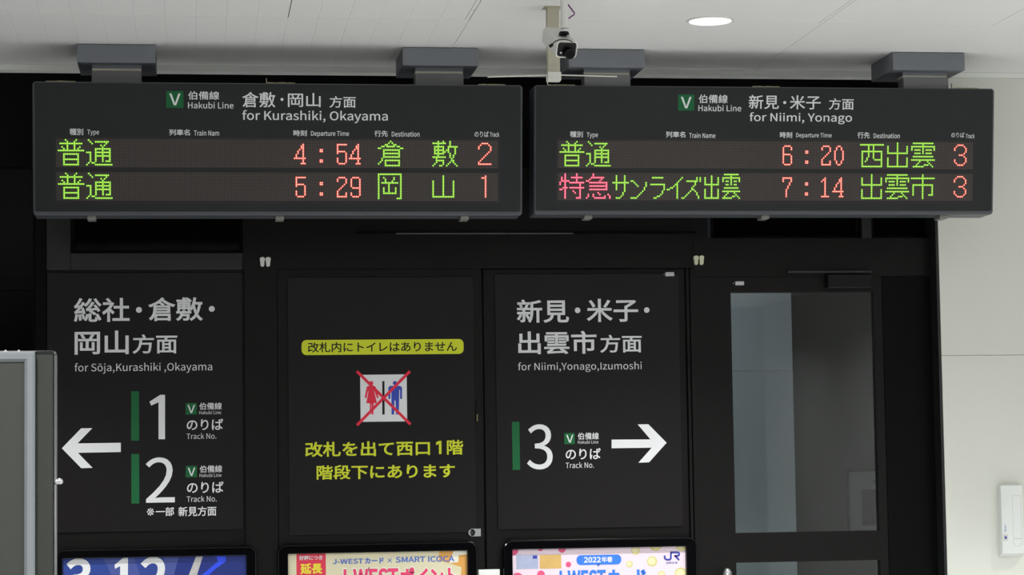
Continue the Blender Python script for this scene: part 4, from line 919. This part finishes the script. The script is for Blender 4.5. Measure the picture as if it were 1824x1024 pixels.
# hanger post beside the camera with its thin cross rod
HY = 7.31
hp = empty('hanger_post', P(986.5, 135, HY), label='beige square steel post hanging from the ceiling behind the camera', cat='post')
x0, x1 = P(975.8, 80, HY).x, P(997, 80, HY).x; zb_ = P(986, 130, HY).z
link('post', box((x0, HY, zb_), (x1, HY+.036, ZC-.003), .0015), M['beige'], hp)
link('top_plate', box((x0-.009, HY-.006, ZC-.003), (x1+.009, HY+.05, ZC-.0002), .0008), M['beige'], hp)
bm = box((x0-.0015, HY-.003, P(986, 143.3, HY).z), (x1+.0035, HY+.039, P(986, 127.5, HY).z), .0025)
link('end_cap', bm, M['cream'], hp)
bm = bmesh.new()
for px_, py_ in ((982, 117), (986, 117), (990, 117), (986, 113), (986, 121)):
    q = P(px_, py_, HY); tube([(q.x, HY-.001, q.z), (q.x, HY+.001, q.z)], .0012, bm, 8)
link('bolt_holes', bm, M['groove'], hp)
link('cross_rod', tube([P(868.4, 137, HY+.012), P(975, 133.8, HY+.012)], .0021, None, 8), M['cream'], hp)
link('cross_rod', tube([P(998, 133.6, HY+.012), P(1099, 136.3, HY+.012)], .0021, None, 8), M['cream'], hp)
link('tie_wire', tube([P(974.5, 138, HY-.002), P(974.3, 144, HY-.002), P(976, 151, HY-.002)], .0013, None, 6), M['cream'], hp)

# ================================================================== DOWNLIGHT
dc = Vector((1.705, 7.52, ZC))
dn = empty('downlight', dc, label='round recessed ceiling downlight, switched on', cat='light')
def ringz(bm, prof, seg=40):
    rs = [[bm.verts.new((dc.x+r*math.cos(2*math.pi*k/seg), dc.y+r*math.sin(2*math.pi*k/seg), z)) for k in range(seg)] for r, z in prof]
    for A, Bq in zip(rs, rs[1:]+rs[:1]):
        for k in range(seg): bm.faces.new((A[k], A[(k+1) % seg], Bq[(k+1) % seg], Bq[k]))
    bmesh.ops.recalc_face_normals(bm, faces=bm.faces)
bm = bmesh.new(); ringz(bm, ((.080, ZC-.0002), (.079, ZC-.003), (.071, ZC-.004), (.069, ZC-.0003)))
link('trim_ring', bm, M['camwhite'], dn)
bm = bmesh.new(); bmesh.ops.create_circle(bm, cap_ends=True, segments=40, radius=.0695)
for v in bm.verts: v.co = Vector((dc.x+v.co.x, dc.y+v.co.y, ZC-.0012))
link('diffuser', bm, M['downlight'], dn)

# ================================================================== FREE-STANDING BOARD AT THE LEFT
GY = 6.6
G = wallplane(GY)
ax1, az1 = G.px(62.5, 626); ax0 = ax1-.95; az0 = .42
st = empty('notice_stand', (ax0+.5, GY+.05, 0), label='grey free-standing notice board in a silver frame at the left edge', cat='notice board')
fr = .0285
bm = bmesh.new(); O = lambda k: rr(ax0+k, az0+k, ax1-k, az1-k, .004, 2); I = lambda k: rr(ax0+fr-k, az0+fr-k, ax1-fr+k, az1-fr+k, .002, 2)
loops(bm, G, ((O(0), -.018), (O(0), .006), (O(.006), .012), (I(.008), .012), (I(0), .004), (I(0), -.018)), close=True)
link('silver_frame', bm, M['silver'], st)
link('grey_panel', prism(G, [(ax0+fr, az0+fr), (ax1-fr, az0+fr), (ax1-fr, az1-fr), (ax0+fr, az1-fr)], -.012, 0), M['gpanel'], st)
# rear leaf with a clear rounded edge
b1x, b1z = G.px(93.4, 631); e1x, e1z = G.px(99.8, 623.2)
link('rear_panel', prism(G, [(ax0+.03, az0), (b1x, az0), (b1x, b1z), (ax0+.03, b1z)], -.040, -.020), M['gpanel2'], st)
pth = [(ax0+.02, e1z-.003), (e1x-.014, e1z-.003), (e1x-.008, e1z-.0045), (e1x-.0045, e1z-.008), (e1x-.003, e1z-.014), (e1x-.003, .12)]
bm = bmesh.new(); tube([G.pt(a, b, -.030) for a, b in pth[:3]], .003, bm, 10)
tube([G.pt(a, b, -.030) for a, b in pth[2:5]], .0042, bm, 10)
tube([G.pt(a, b, -.030) for a, b in pth[4:]], .0050, bm, 12)
link('edge_tube', bm, M['edge'], st, smooth=True)
link('top_cap', prism(G, pxrect(G, (64.5, 624.5), (93.4, 630.8)), -.038, -.022), M['bronze'], st)
kx, kz = G.px(99, 857.5); bm = bmesh.new()
bmesh.ops.create_uvsphere(bm, u_segments=20, v_segments=12, radius=.0088)
for v in bm.verts: v.co = G.pt(kx+.010+v.co.x*1.1, kz+v.co.z, -.030+v.co.y)
tube([G.pt(kx-.006, kz, -.03), G.pt(kx+.008, kz, -.03)], .0085, bm, 16)
link('side_knob', bm, M['steel'], st, smooth=True)
bm = bmesh.new()
for px_ in (9.5, 33):
    q = G.px(px_, 626); tube([G.pt(q[0]-.003, q[1]-.001, -.004), G.pt(q[0], q[1]+.004, -.004), G.pt(q[0]+.004, q[1]-.001, -.004)], .002, bm, 6)
link('top_clip', bm, M['clipw'], st)
for sx in (ax0+.06, ax1-.02):
    link('leg', box((sx-.015, GY+.01, .06), (sx+.015, GY+.035, az0+.02), .003), M['silver'], st)
    link('foot', box((sx-.02, GY-.22, .03), (sx+.02, GY+.27, .06), .005), M['silver'], st)
    for yy in (GY-.19, GY+.24):
        link('caster', tube([(sx-.01, yy, .0225), (sx+.01, yy, .0225)], .0225, None, 18), M['black'], st)
